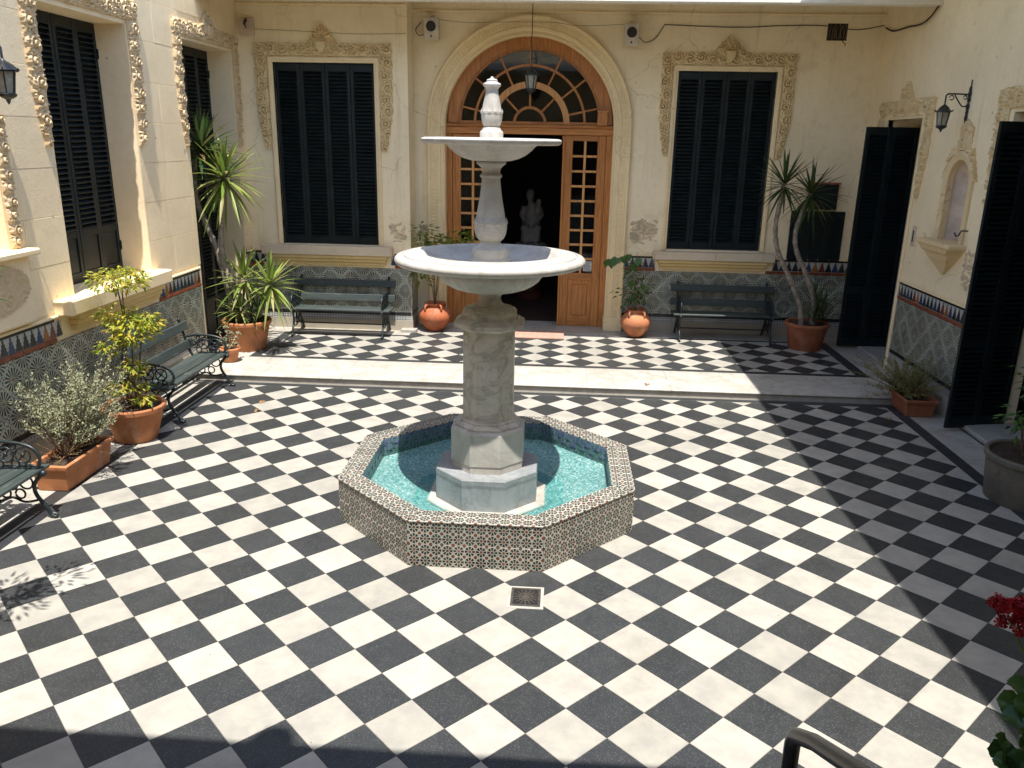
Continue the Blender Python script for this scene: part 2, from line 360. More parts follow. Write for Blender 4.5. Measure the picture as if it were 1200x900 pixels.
def water_mat():
    k = NT('water')
    t = k.new('ShaderNodeBsdfTransparent'); t.inputs[0].default_value = (0.82, 0.95, 0.95, 1)
    g = k.new('ShaderNodeBsdfGlossy'); g.inputs['Roughness'].default_value = 0.02
    f = k.new('ShaderNodeFresnel'); f.inputs[0].default_value = 1.33
    bp = k.new('ShaderNodeBump'); k.l.new(k.noise(k.pos(), 9, 3), bp.inputs['Height']); bp.inputs['Strength'].default_value = 0.12; bp.inputs['Distance'].default_value = 0.02
    k.l.new(bp.outputs[0], g.inputs['Normal']); k.l.new(bp.outputs[0], f.inputs['Normal'])
    x = k.new('ShaderNodeMixShader'); k.l.new(f.outputs[0], x.inputs[0]); k.l.new(t.outputs[0], x.inputs[1]); k.l.new(g.outputs[0], x.inputs[2])
    k.l.new(x.outputs[0], k.out.inputs[0]); return k.mat
M['water'] = water_mat()

# ------------------------------------------------------------------ mesh helpers
WO = {}                                       # world origin of each (unrotated) object
class MB:
    def __init__(s): s.v = []; s.f = []; s.uvs = None
    def add(s, verts, faces):
        o = len(s.v); s.v.extend([tuple(map(float, q)) for q in verts]); s.f.extend([tuple(i+o for i in f) for f in faces]); return s
    def box(s, a, b, c=0.0):
        x0, y0, z0 = [min(p, q) for p, q in zip(a, b)]; x1, y1, z1 = [max(p, q) for p, q in zip(a, b)]
        if c <= 0:
            v = [(x, y, z) for z in (z0, z1) for y in (y0, y1) for x in (x0, x1)]
            return s.add(v, [(0, 2, 3, 1), (4, 5, 7, 6), (0, 1, 5, 4), (1, 3, 7, 5), (3, 2, 6, 7), (2, 0, 4, 6)])
        lo, hi = (x0, y0, z0), (x1, y1, z1); v = []; idx = {}
        for sx in (0, 1):
            for sy in (0, 1):
                for sz in (0, 1):
                    sg = (sx, sy, sz); base = [hi[i] if sg[i] else lo[i] for i in range(3)]
                    for ax in range(3):
                        q = list(base)
                        for i in range(3):
                            if i != ax: q[i] += -c if sg[i] else c
                        idx[(sg, ax)] = len(v); v.append(q)
        f = []
        for ax in range(3):
            a1, a2 = [i for i in range(3) if i != ax]
            for sd in (0, 1):
                ring = []
                for p, q in ((0, 0), (1, 0), (1, 1), (0, 1)):
                    g = [0]*3; g[ax] = sd; g[a1] = p; g[a2] = q; ring.append(idx[(tuple(g), ax)])
                f.append(tuple(ring))
            for p in (0, 1):                   # edges running along ax
                for q in (0, 1):
                    g0 = [0]*3; g0[a1] = p; g0[a2] = q; g1 = list(g0); g1[ax] = 1
                    f.append((idx[(tuple(g0), a1)], idx[(tuple(g1), a1)], idx[(tuple(g1), a2)], idx[(tuple(g0), a2)]))
        for sx in (0, 1):
            for sy in (0, 1):
                for sz in (0, 1):
                    f.append(tuple(idx[((sx, sy, sz), ax)] for ax in range(3)))
        return s.add(v, f)
    def tube(s, pts, rad, n=8, cap=True):
        pts = [Vector(p) for p in pts]; k = len(pts)
        rr = rad if isinstance(rad, (list, tuple)) else [rad]*k
        t0 = (pts[1]-pts[0]).normalized(); ref = Vector((0, 0, 1)) if abs(t0.z) < 0.9 else Vector((1, 0, 0))
        nrm = t0.cross(ref).normalized(); v = []; f = []
        for i, p in enumerate(pts):
            t = (pts[min(i+1, k-1)]-pts[max(i-1, 0)])
            t = t.normalized() if t.length > 1e-9 else t0
            nrm = (nrm - t*nrm.dot(t)); nrm = nrm.normalized() if nrm.length > 1e-6 else t.orthogonal().normalized()
            b = t.cross(nrm)
            for j in range(n):
                a = 2*PI*j/n; v.append(p + (nrm*math.cos(a)+b*math.sin(a))*rr[i])
        for i in range(k-1):
            for j in range(n):
                f.append((i*n+j, i*n+(j+1) % n, (i+1)*n+(j+1) % n, (i+1)*n+j))
        if cap: f.append(tuple(range(n))[::-1]); f.append(tuple((k-1)*n+j for j in range(n)))
        return s.add(v, f)
    def lathe(s, prof, c=(0, 0, 0), n=32, rot=0.0, rfun=None, cap=True):
        v = []; f = []
        for i, (r, z) in enumerate(prof):
            for j in range(n):
                a = rot+2*PI*j/n; q = r if rfun is None else rfun(r, z, a, i)
                v.append((c[0]+q*math.cos(a), c[1]+q*math.sin(a), c[2]+z))
        k = len(prof)
        for i in range(k-1):
            for j in range(n): f.append((i*n+j, i*n+(j+1) % n, (i+1)*n+(j+1) % n, (i+1)*n+j))
        if cap: f.append(tuple(range(n))[::-1]); f.append(tuple((k-1)*n+j for j in range(n)))
        return s.add(v, f)
    def sphere(s, c, r, n=10, m=7, sc=(1, 1, 1)):
        prof = []
        for i in range(m+1):
            a = -PI/2+PI*i/m; prof.append((max(1e-4, math.cos(a)), math.sin(a)))
        v = []; f = []
        for (q, z) in prof:
            for j in range(n):
                a = 2*PI*j/n; v.append((c[0]+r*sc[0]*q*math.cos(a), c[1]+r*sc[1]*q*math.sin(a), c[2]+r*sc[2]*z))
        for i in range(m):
            for j in range(n): f.append((i*n+j, i*n+(j+1) % n, (i+1)*n+(j+1) % n, (i+1)*n+j))
        return s.add(v, f)
    def map(s, fn): s.v = [tuple(fn(*q)) for q in s.v]; return s
    def mesh(s, name, org=(0, 0, 0), smooth=None, recalc=True):
        me = bpy.data.meshes.new(name)
        me.from_pydata([(x-org[0], y-org[1], z-org[2]) for x, y, z in s.v], [], s.f)
        if recalc and len(s.f) < 60000:
            b = bmesh.new(); b.from_mesh(me); bmesh.ops.recalc_face_normals(b, faces=b.faces[:]); b.to_mesh(me); b.free()
        if s.uvs is not None:
            l = me.uv_layers.new(name='UVMap'); l.data.foreach_set('uv', [c for q in s.uvs for c in q])
        if smooth:
            me.polygons.foreach_set('use_smooth', [True]*len(me.polygons))
            me.set_sharp_from_angle(angle=R(smooth))
        return me
    def build(s, name, mat, parent=None, org=None, smooth=None, kind=None, recalc=True):
        if org is None:
            org = WO[parent.name] if parent is not None else (0, 0, 0)
        me = s.mesh(name, org, smooth, recalc)
        return place(name, me, mat, parent, org, kind)
def place(name, me, mat=None, parent=None, loc=(0, 0, 0), kind=None):
    if mat is not None and not me.materials: me.materials.append(M[mat] if isinstance(mat, str) else mat)
    o = bpy.data.objects.new(name, me); COL.objects.link(o)
    WO[o.name] = tuple(loc)
    if parent is not None:
        o.parent = parent; q = WO[parent.name]; o.location = (loc[0]-q[0], loc[1]-q[1], loc[2]-q[2])
    else: o.location = loc
    if kind: o['kind'] = kind
    return o
def thing(name, label, cat, loc=(0, 0, 0), group=None):
    o = bpy.data.objects.new(name, None); COL.objects.link(o); o.location = loc; WO[o.name] = tuple(loc); o.empty_display_size = 0.1
    o['label'] = label; o['category'] = cat
    if group: o['group'] = group
    return o
def tag(o, label, cat, group=None):
    o['label'] = label; o['category'] = cat
    if group: o['group'] = group
    return o
def struct(o): o['kind'] = 'structure'; return o
class Fr:                                     # a wall's frame: u along the wall, v up, h out of the wall
    def __init__(s, base, U, N): s.b = Vector(base); s.U = Vector(U); s.N = Vector(N)
    def __call__(s, u, v, h=0.0):
        q = s.b+s.U*u+s.N*h; return (q.x, q.y, q.z+v)
    def box(s, mb, u0, u1, v0, v1, h0, h1, c=0.0):
        q = MB().box((u0, h0, v0), (u1, h1, v1), c)
        q.map(lambda x, h, z: s(x, z, h))
        return mb.add(q.v, q.f)
BL = Fr((0, 7.8, 0), (1, 0, 0), (0, -1, 0))    # back wall, left bay
BR = Fr((0, 8.3, 0), (1, 0, 0), (0, -1, 0))    # back wall, door bay and right bay
LW = Fr((-4.2, 0, 0), (0, 1, 0), (1, 0, 0))
RW = Fr((5.0, 0, 0), (0, 1, 0), (-1, 0, 0))

def wall_mesh(fr, u0, u1, v0, v1, holes, thick, arches=()):
    """a wall slab with rectangular openings and round-headed openings (uc, r, spring), reveals included"""
    mb = MB(); rects = list(holes)
    for (uc, r, vb, sp) in arches: rects.append((uc-r, uc+r, vb, sp+r))
    us = sorted({u0, u1, *[q for h in rects for q in h[:2]]}); vs = sorted({v0, v1, *[q for h in rects for q in h[2:]]})
    us = [u for u in us if u0 <= u <= u1]; vs = [v for v in vs if v0 <= v <= v1]
    for i in range(len(us)-1):
        for j in range(len(vs)-1):
            cu, cv = (us[i]+us[i+1])/2, (vs[j]+vs[j+1])/2
            if any(a < cu < b and c < cv < d for a, b, c, d in rects): continue
            for h in (0, -thick):
                mb.add([fr(us[i], vs[j], h), fr(us[i+1], vs[j], h), fr(us[i+1], vs[j+1], h), fr(us[i], vs[j+1], h)], [(0, 1, 2, 3)])
    def strip(p, q): mb.add([fr(*p, 0), fr(*q, 0), fr(*q, -thick), fr(*p, -thick)], [(0, 1, 2, 3)])
    for (a, b, c, d) in holes:
        strip((a, c), (a, d)); strip((b, c), (b, d)); strip((a, d), (b, d)); strip((a, c), (b, c))
    for (uc, r, vb, sp) in arches:
        strip((uc-r, vb), (uc-r, sp)); strip((uc+r, vb), (uc+r, sp)); n = 24; top = sp+r
        pts = [(uc-r*math.cos(PI*i/n), sp+r*math.sin(PI*i/n)) for i in range(n+1)]
        for p, q in zip(pts, pts[1:]):
            strip(p, q)
            for h in (0, -thick):
                mb.add([fr(*p, h), fr(*q, h), fr(q[0], top, h), fr(p[0], top, h)], [(0, 1, 2, 3)])
    for p, q in (((u0, v0), (u0, v1)), ((u1, v0), (u1, v1)), ((u0, v1), (u1, v1))): strip(p, q)
    return mb
def sweep(fr, path, prof, closed=False):
    """profile of (offset outwards from the path, height out of the wall) swept along a path of (u, v)"""
    mb = MB(); n = len(path); k = len(prof); v = []
    for i, p in enumerate(path):
        a = path[max(i-1, 0)]; b = path[min(i+1, n-1)]
        d1 = Vector((p[0]-a[0], p[1]-a[1])); d2 = Vector((b[0]-p[0], b[1]-p[1]))
        if d1.length < 1e-9: d1 = d2
        if d2.length < 1e-9: d2 = d1
        d1.normalize(); d2.normalize(); n1 = Vector((-d1.y, d1.x)); n2 = Vector((-d2.y, d2.x)); nn = (n1+n2)
        nn = nn/max(0.2, nn.length_squared/2)*1.0
        for o, h in prof: v.append(fr(p[0]+nn.x*o, p[1]+nn.y*o, h))
    f = []
    for i in range(n-1):
        for j in range(k-1): f.append((i*k+j, i*k+j+1, (i+1)*k+j+1, (i+1)*k+j))
    f.append(tuple(range(k))); f.append(tuple((n-1)*k+j for j in range(k)))
    return mb.add(v, f)
def relief(fr, poly_mask, u0, u1, v0, v1, step, height, base=0.0, seed=0, scroll=0.2, along='v'):
    """carved stucco: a height field of scrolls, leaves and studs, cut to an uneven outline"""
    nu = max(2, int(round((u1-u0)/step))); nv = max(2, int(round((v1-v0)/step)))
    U, V = np.meshgrid(np.linspace(u0, u1, nu+1), np.linspace(v0, v1, nv+1), indexing='ij')
    r_ = np.random.default_rng(seed)
    H = np.zeros_like(U)+0.10
    L, W = ((v1-v0), (u1-u0)) if along == 'v' else ((u1-u0), (v1-v0))
    du, dv = (u1-u0)/nu, (v1-v0)/nv
    def dab(cs, ct, r, h):
        u, v = (u0+ct, v0+cs) if along == 'v' else (u0+cs, v0+ct)
        i0, i1 = max(0, int((u-r-u0)/du)), min(nu+1, int((u+r-u0)/du)+2); j0, j1 = max(0, int((v-r-v0)/dv)), min(nv+1, int((v+r-v0)/dv)+2)
        if i0 >= i1 or j0 >= j1: return
        d2 = ((U[i0:i1, j0:j1]-u)**2+(V[i0:i1, j0:j1]-v)**2)/(r*r)
        H[i0:i1, j0:j1] = np.maximum(H[i0:i1, j0:j1], h*np.sqrt(np.clip(1-d2, 0, 1)))
    rows = max(1, int(round(W/0.26))); rw_ = W/rows; pitch = min(scroll, rw_*0.92)
    nsc = max(1, int(round(L/pitch)))
    for w in range(rows):
        for q in range(nsc):
            sg = 1 if (q+w) % 2 else -1
            cs = (q+0.5)*L/nsc+r_.uniform(-.006, .006); ct = rw_*(w+0.5)+0.10*rw_*sg; rad = 0.40*min(L/nsc, rw_)*r_.uniform(0.92, 1.06)
            for i in range(46):                     # volute
                t = i/45; an = sg*(t*9.2+0.9)+(PI if sg > 0 else 0); r = rad*(1.0-0.86*t)
                dab(cs+r*math.cos(an), ct+r*math.sin(an), 0.0155*(1-0.35*t), 0.72+0.28*t)
            dab(cs, ct, 0.018, 1.0)
            for p_ in range(9):                      # acanthus lobes fanning off the volute
                an = sg*(0.5+p_*0.62)+r_.uniform(-.12, .12); l = rad*r_.uniform(0.50, 0.75)
                for i in range(6):
                    t = i/5; rr = rad*1.12+l*t; an2 = an+sg*0.35*t
                    dab(cs+rr*math.cos(an2), ct+rr*math.sin(an2), 0.013*(1-0.5*t)+0.004, 0.62*(1-0.4*t))
            for i in range(14):                      # stem running on to the next volute
                t = i/13; dab(cs+(t-0.5)*L/nsc*1.1, rw_*(w+0.5)-0.34*rw_*sg*math.cos((t-0.5)*PI), 0.012, 0.6)
            for _ in range(3): dab(cs+r_.uniform(-.5, .5)*L/nsc, rw_*(w+0.5)+r_.choice([-1, 1])*rw_*r_.uniform(.30, .44), 0.013, 0.75)
    H = np.clip(H, 0, 1)
    keep = poly_mask(U, V)
    H = base+H*height
    me_v = []; idx = -np.ones(U.shape, int)
    mb = MB(); f = []
    cell = keep[:-1, :-1] & keep[1:, :-1] & keep[:-1, 1:] & keep[1:, 1:]
    used = np.zeros(U.shape, bool)
    used[:-1, :-1] |= cell; used[1:, :-1] |= cell; used[:-1, 1:] |= cell; used[1:, 1:] |= cell
    ii, jj = np.nonzero(used); idx[ii, jj] = np.arange(len(ii))
    verts = [fr(U[i, j], V[i, j], H[i, j]) for i, j in zip(ii, jj)]
    ci, cj = np.nonzero(cell)
    faces = [(idx[i, j], idx[i+1, j], idx[i+1, j+1], idx[i, j+1]) for i, j in zip(ci, cj)]
    # skirt down to the wall
    nb = len(verts); low = {}
    pc = np.zeros((cell.shape[0]+2, cell.shape[1]+2), bool); pc[1:-1, 1:-1] = cell
    def lowv(i, j):
        if (i, j) not in low:
            low[(i, j)] = nb+len(low); verts.append(fr(U[i, j], V[i, j], -0.004))
        return low[(i, j)]
    for i, j in zip(ci, cj):
        for (di, dj, a, b) in ((-1, 0, (0, 0), (0, 1)), (1, 0, (1, 0), (1, 1)), (0, -1, (0, 0), (1, 0)), (0, 1, (0, 1), (1, 1))):
            if not pc[i+1+di, j+1+dj]:
                p, q = (i+a[0], j+a[1]), (i+b[0], j+b[1])
                faces.append((idx[p], idx[q], lowv(*q), lowv(*p)))
    return mb.add(verts, faces)
def clip_poly(poly, x0, x1, y0, y1):
    def cut(P, f):
        out = []
        for i in range(len(P)):
            a, b = P[i], P[(i+1) % len(P)]; fa, fb = f(a), f(b)
            if fa >= 0: out.append(a)
            if (fa > 0 and fb < 0) or (fa < 0 and fb > 0):
                t = fa/(fa-fb); out.append((a[0]+(b[0]-a[0])*t, a[1]+(b[1]-a[1])*t))
        return out
    for f in (lambda p: p[0]-x0, lambda p: x1-p[0], lambda p: p[1]-y0, lambda p: y1-p[1]):
        poly = cut(poly, f)
        if len(poly) < 3: return []
    return poly
def poly_area(P): return 0.5*sum(a[0]*b[1]-b[0]*a[1] for a, b in zip(P, P[1:]+P[:1]))
def slab_poly(mb, P, z0, z1):
    n = len(P)
    if poly_area(P) < 0: P = P[::-1]
    return mb.add([(x, y, z0) for x, y in P]+[(x, y, z1) for x, y in P],
                  [tuple(range(n))[::-1], tuple(n+i for i in range(n))]+[(i, (i+1) % n, n+(i+1) % n, n+i) for i in range(n)])
#@@SETTING
# ================================================================== SETTING
T = 0.30; HT = T/math.sqrt(2)
ZT = 0.09                                       # terrace level
g = MB().box((-30, -30, -0.30), (30, 40, -0.012)); ground = struct(g.build('ground', 'grout'))
floor = struct(MB().box((-4.2, -4.4, -0.0119), (5.0, 5.16, -0.0035)).build('courtyard_floor', 'grout', org=(0, 0, 0)))
def checker(parent, x0, x1, y0, y1, z, oy, limit, cam_y=-4.3):
    """diamond-laid tiles; oy = y of a row of dark tile centres"""
    cells = []
    e = HT*0.991
    nx0, nx1 = int(math.floor(x0/HT))-1, int(math.ceil(x1/HT))+1
    ny0, ny1 = int(math.floor((y0-oy)/HT))-1, int(math.ceil((y1-oy)/HT))+1
    for i in range(nx0, nx1+1):
        for j in range(ny0, ny1+1):
            if (i+j) % 2: continue
            cx, cy = i*HT, oy+j*HT; dark = (i % 2 == 0)
            P = [(cx+e, cy), (cx, cy+e), (cx-e, cy), (cx, cy-e)]
            Q = clip_poly(P, x0, x1, y0, y1)
            if len(Q) < 3 or abs(poly_area(Q)) < 0.002: continue
            full = abs(poly_area(Q)) > 0.999*2*e*e
            cells.append((cx, cy, dark, Q, full))
    # the tiles that show largest first: those in the picture, nearest the camera
    def score(c):
        d = math.hypot(c[0]-0.5, c[1]-cam_y); fx = abs((c[0]-0.5)-(-0.056)*(c[1]-cam_y))/(c[1]-cam_y+0.01)
        return d+(50 if (fx > 0.70 or c[1] < -1.5) else 0)+(50 if math.hypot(c[0], c[1]-1.975) < 0.95 else 0)
    cells.sort(key=score)
    full_me = {}
    c = 0.0012
    for dark in (True, False):
        b = MB(); s = e
        for zz, q in ((-0.011, s), (-c, s), (0, s-c)): b.v.extend([(q, 0, zz), (0, q, zz), (-q, 0, zz), (0, -q, zz)])
        for k in range(2):
            for j in range(4): b.f.append((k*4+j, k*4+(j+1) % 4, k*4+4+(j+1) % 4, k*4+4+j))
        b.f.append((8, 9, 10, 11)); full_me[dark] = b.mesh('tile')
        full_me[dark].materials.append(M['tile_dark' if dark else 'tile_white'])
    rest = {True: MB(), False: MB()}
    for n, (cx, cy, dark, Q, full) in enumerate(cells):
        dz = z+rng.uniform(-0.0006, 0.0006)
        if n < limit:
            if full: place('tile', full_me[dark], None, parent, (cx, cy, dz))
            else:
                b = MB(); slab_poly(b, Q, z-0.011, dz); b.build('tile', 'tile_dark' if dark else 'tile_white', parent, (cx, cy, z))
        else: slab_poly(rest[dark], Q, z-0.011, dz)
    for dark in (True, False):
        if rest[dark].v: rest[dark].build('tile_field', 'tile_dark' if dark else 'tile_white', parent, kind='stuff', recalc=False)
checker(floor, -3.607, 4.46, -3.6, 5.0, 0.0, HT, 298)
def strips(parent, name, mat, rects, z, piece=1.0, th=0.011):
    """borders of stone or tile laid in pieces along their long side"""
    for (x0, x1, y0, y1) in rects:
        lx, ly = x1-x0, y1-y0; n = max(1, int(round(max(lx, ly)/piece)))
        for i in range(n):
            if lx > ly: a, b, c, d = x0+lx*i/n, x0+lx*(i+1)/n, y0, y1
            else: a, b, c, d = x0, x1, y0+ly*i/n, y0+ly*(i+1)/n
            g = 0.0015
            MB().box((a+g, c+g, z-th), (b-g, d-g, z+rng.uniform(-.0005, .0005)), 0.001).build(name, mat, parent, ((a+b)/2, (c+d)/2, z))
strips(floor, 'border_strip', 'tile_dark', [(-3.745, -3.609, -3.6, 5.0), (4.462, 4.60, -3.6, 5.0), (-3.745, 4.60, 5.002, 5.105)], 0.0, 0.62)
strips(floor, 'border_slab', 'stepmarble', [(-4.2, -3.747, -3.6, 5.105), (4.602, 5.0, -3.6, 5.105)], 0.0, 0.9)

# ---- raised terrace in front of the back wall, with marble step
terr = struct(MB().box((-4.2, 5.17, -0.011), (5.0, 8.75, ZT-0.0035)).build('terrace_floor', 'grout', org=(0, 6, 0)))
n = 9
for i in range(n):                              # treads and risers, in slabs
    a = -4.2+9.2*i/n; b = -4.2+9.2*(i+1)/n; gp = 0.0015
    prof = [(5.17, ZT-0.034), (5.155, ZT-0.034), (5.142, ZT-0.026), (5.138, ZT-0.017), (5.142, ZT-0.007), (5.152, ZT), (5.985, ZT+rng.uniform(-.0006, .0006)), (5.985, ZT-0.03)]
    mb = MB(); k = len(prof)
    mb.add([(a+gp, y, z) for y, z in prof]+[(b-gp, y, z) for y, z in prof], [(j, (j+1) % k, k+(j+1) % k, k+j) for j in range(k)]+[tuple(range(k)), tuple(k+j for j in range(k))])
    mb.build('step_tread', 'stepmarble', terr, ((a+b)/2, 5.5, ZT), smooth=40)
    MB().box((a+gp, 5.158, -0.011), (b-gp, 5.172, ZT-0.0345)).build('step_riser', 'stepmarble', terr, ((a+b)/2, 5.165, 0))
checker(terr, -3.52, 4.46, 6.092, 7.80, ZT, 7.53, 298)
strips(terr, 'border_strip', 'tile_dark', [(-3.66, 4.62, 5.988, 6.09), (4.462, 4.62, 6.092, 7.88), (-1.3, 4.46, 7.802, 7.88), (-3.66, -3.522, 6.092, 7.43)], ZT, 0.62)
strips(terr, 'border_slab', 'stepmarble', [(4.622, 5.0, 5.988, 8.3), (-4.2, -3.662, 5.988, 7.43), (-1.74, -1.3, 7.43+0.375, 8.3), (1.3, 4.62, 7.882, 8.3)], ZT, 0.9)
# the field of tiles stops earlier in front of the left bay: white slabs and a dark strip laid there
strips(terr, 'border_slab', 'stepmarble', [(-4.2, -1.74, 7.50, 7.8)], ZT+0.004, 0.8, 0.014)
strips(terr, 'border_strip', 'tile_dark', [(-3.66, -1.74, 7.43, 7.498)], ZT+0.004, 0.62, 0.014)
strips(terr, 'threshold_slab', 'stepmarble', [(-1.3, 1.3, 7.90, 8.75)], ZT+0.018, 0.9, 0.03)

# ---- walls -------------------------------------------------------
TOP = 5.02
wl = thing('back_wall', 'cream plaster wall bay with shuttered window beside the potted yucca corner', 'wall', (-3, 7.8, 0))
wall_mesh(BL, -4.65, -1.745, -0.01, TOP, [(-3.70, -2.23, 1.40, 3.985)], 0.42).build('plaster', 'wall_back', wl)
wr = thing('back_wall', 'cream plaster wall around the arched wooden entrance and a shuttered window', 'wall', (1.5, 8.3, 0))
wall_mesh(BR, -1.9, 5.4, -0.01, TOP, [(2.15, 3.57, 1.40, 3.985)], 0.45, [(-0.015, 1.272, -0.011, 3.17)]).build('plaster', 'wall_back', wr)
lw = thing('side_wall', 'sunlit cream wall scored into blocks above patterned tile dado', 'wall', (-4.2, 3, 0))
LH = [(3.15, 4.69, 1.43, 4.08), (5.97, 7.525, -0.02, 4.09), (1.2, 2.33, 1.98, 4.2)]
def inset(h, q): return (h[0]-q, h[1]+q, h[2]-q, h[3]+q)
wall_mesh(Fr((-4.206, 0, 0), (0, 1, 0), (1, 0, 0)), -6.0, 7.83, -0.012, TOP, LH, 0.60).build('plaster', 'wall_left', lw)
# scored blocks: each course cut by the openings
CH = 0.437
def blocks():
    v = 1.335; row = 0
    keep = [(2.90, 3.15, 2.75, 4.9), (4.69, 4.98, 2.75, 4.9)]
    while v < TOP-0.05:
        v1 = min(v+CH, TOP-0.002); u = 0.9-(0.55 if row % 2 else 0.0)
        while u < 7.78:
            u1 = min(u+1.10, 7.79)
            segs = [(u, u1)]
            for (a, b, c, d) in LH:
                if d <= v+0.01 or c >= v1-0.01: continue
                ns = []
                for p, q in segs:
                    if q <= a or p >= b: ns.append((p, q)); continue
                    if p < a: ns.append((p, a))
                    if q > b: ns.append((b, q))
                segs = ns
            for p, q in segs:
                vv0, vv1 = v, v1
                for (a, b, c, d) in LH:      # partly covered courses
                    if p >= a-1e-6 and q <= b+1e-6:
                        if c < v1 and d > v1: vv1 = min(vv1, c)
                        if d > v and c < v: vv0 = max(vv0, d)
                if q-p > 0.03 and vv1-vv0 > 0.03:
                    mb = MB(); LW.box(mb, p+0.002, q-0.002, vv0+0.002, vv1-0.002, -0.005, 0.0+rng.uniform(-.0008, .0008), 0.002)
                    mb.build('plaster_block', 'wall_left', lw, LW((p+q)/2, (vv0+vv1)/2))
            u = u1
        v = v1; row += 1
blocks()
rw = thing('side_wall', 'shaded cream wall with niche and lantern between two dark doorways', 'wall', (5, 5.5, 0))
RH = [(6.53, 7.66, -0.02, 3.33), (2.9, 4.42, -0.02, 3.33)]
NICHE = (5.325, 0.262, 1.94, 2.60)
wall_mesh(RW, -6.0, 8.32, -0.012, 5.32, RH, 0.62, [NICHE]).build('plaster', 'wall_right', rw)
# front building, behind the camera, whose eave shades the near floor
fb = thing('front_building', 'plain cream building with deep eave facing the arched entrance', 'building', (0, -6, 0))
FW = Fr((0, -5.6, 0), (1, 0, 0), (0, 1, 0))
wall_mesh(FW, -5.0, 5.8, -0.012, 6.6, [(-0.6, 1.6, 1.2, 3.6)], 0.4).build('plaster', 'wall_back', fb)
MB().box((-5.0, -5.59, 4.85), (5.6, -2.58, 5.05), 0.01).build('eave', 'soffit', fb)
MB().box((-0.6, -6.0, 1.2), (1.6, -5.96, 3.6)).build('door', 'redwood', fb)
# landing and steps under the camera
st = struct(MB().box((-1.6, -5.59, -0.011), (2.5, -3.95, 1.30), 0.01).build('landing', 'stepmarble', org=(0.4, -4.8, 0)))
for i in range(7):
    MB().box((-1.2, -3.95+i*0.26, -0.011), (1.32, -3.69+i*0.26+0.02, 1.30-0.163*(i+1)), 0.006).build('step', 'stepmarble', st, (0, -3.8+i*0.26, 0))
# eaves over the back wall and the right side
ev = thing('back_eave', 'sunlit white edge of the eave above the arched entrance', 'eave', (0, 7, 4.6))
MB().box((-4.6, 6.50, 4.612), (5.0, 6.62, 5.02), 0.004).build('fascia_beam', 'soffit', ev)
MB().box((-4.6, 6.50, 5.021), (5.0, 8.9, 5.18), 0.004).build('slab', 'soffit', ev)
MB().box((-4.6, 6.485, 4.622), (5.0, 6.501, 4.65), 0.004).build('drip_edge', 'soffit', ev)
MB().box((-1.74, 8.27, 4.735), (4.99, 8.299, 4.765), 0.008).build('cornice', 'moulding', ev)
MB().box((-4.19, 7.77, 4.735), (-1.75, 7.799, 4.765), 0.008).build('cornice', 'moulding', ev)
sv = thing('side_eave', 'broad eave of the side building whose shadow crosses the checkered floor', 'eave', (4.5, 3, 5.3))
MB().box((3.37, -6, 5.30), (5.0, 8.6, 5.48), 0.01).build('slab', 'soffit', sv)

# ---- dado --------------------------------------------------------
DT = 0.169; DZ0 = 0.385
def uv_tile(w, h, t=0.008, c=0.0016, flip=False):
    """tile facing +h in (u, h, v) order; uv over the face"""
    b = MB()
    for hh, q in ((0, 0), (t-c, 0), (t, c)): b.v.extend([(q, hh, q), (w-q, hh, q), (w-q, hh, h-q), (q, hh, h-q)])
    for k in range(2):
        for j in range(4): b.f.append((k*4+j, k*4+(j+1) % 4, k*4+4+(j+1) % 4, k*4+4+j))
    b.f.append((8, 9, 10, 11))
    b.uvs = []
    for f in b.f:
        for i in f:
            x, _, z = b.v[i]; u = x/w
            b.uvs.append(((1-u) if flip else u, z/h))
    return b
def frame_mesh(fr, b, name):
    q = MB(); q.f = b.f; q.uvs = b.uvs
    q.v = [tuple(fr.U*x+fr.N*h+Vector((0, 0, z))) for x, h, z in b.v]
    return q.mesh(name, recalc=False)
DCACHE = {}
def dm(fr, key, fn):
    k = (tuple(fr.U), tuple(fr.N), key)
    if k not in DCACHE: DCACHE[k] = frame_mesh(fr, fn(), key[0])
    return DCACHE[k]
SAW = ['glaze_dark', 'glaze_rust', 'glaze_blue', 'glaze_dark', 'glaze_red', 'glaze_dark', 'glaze_blue', 'glaze_dark']
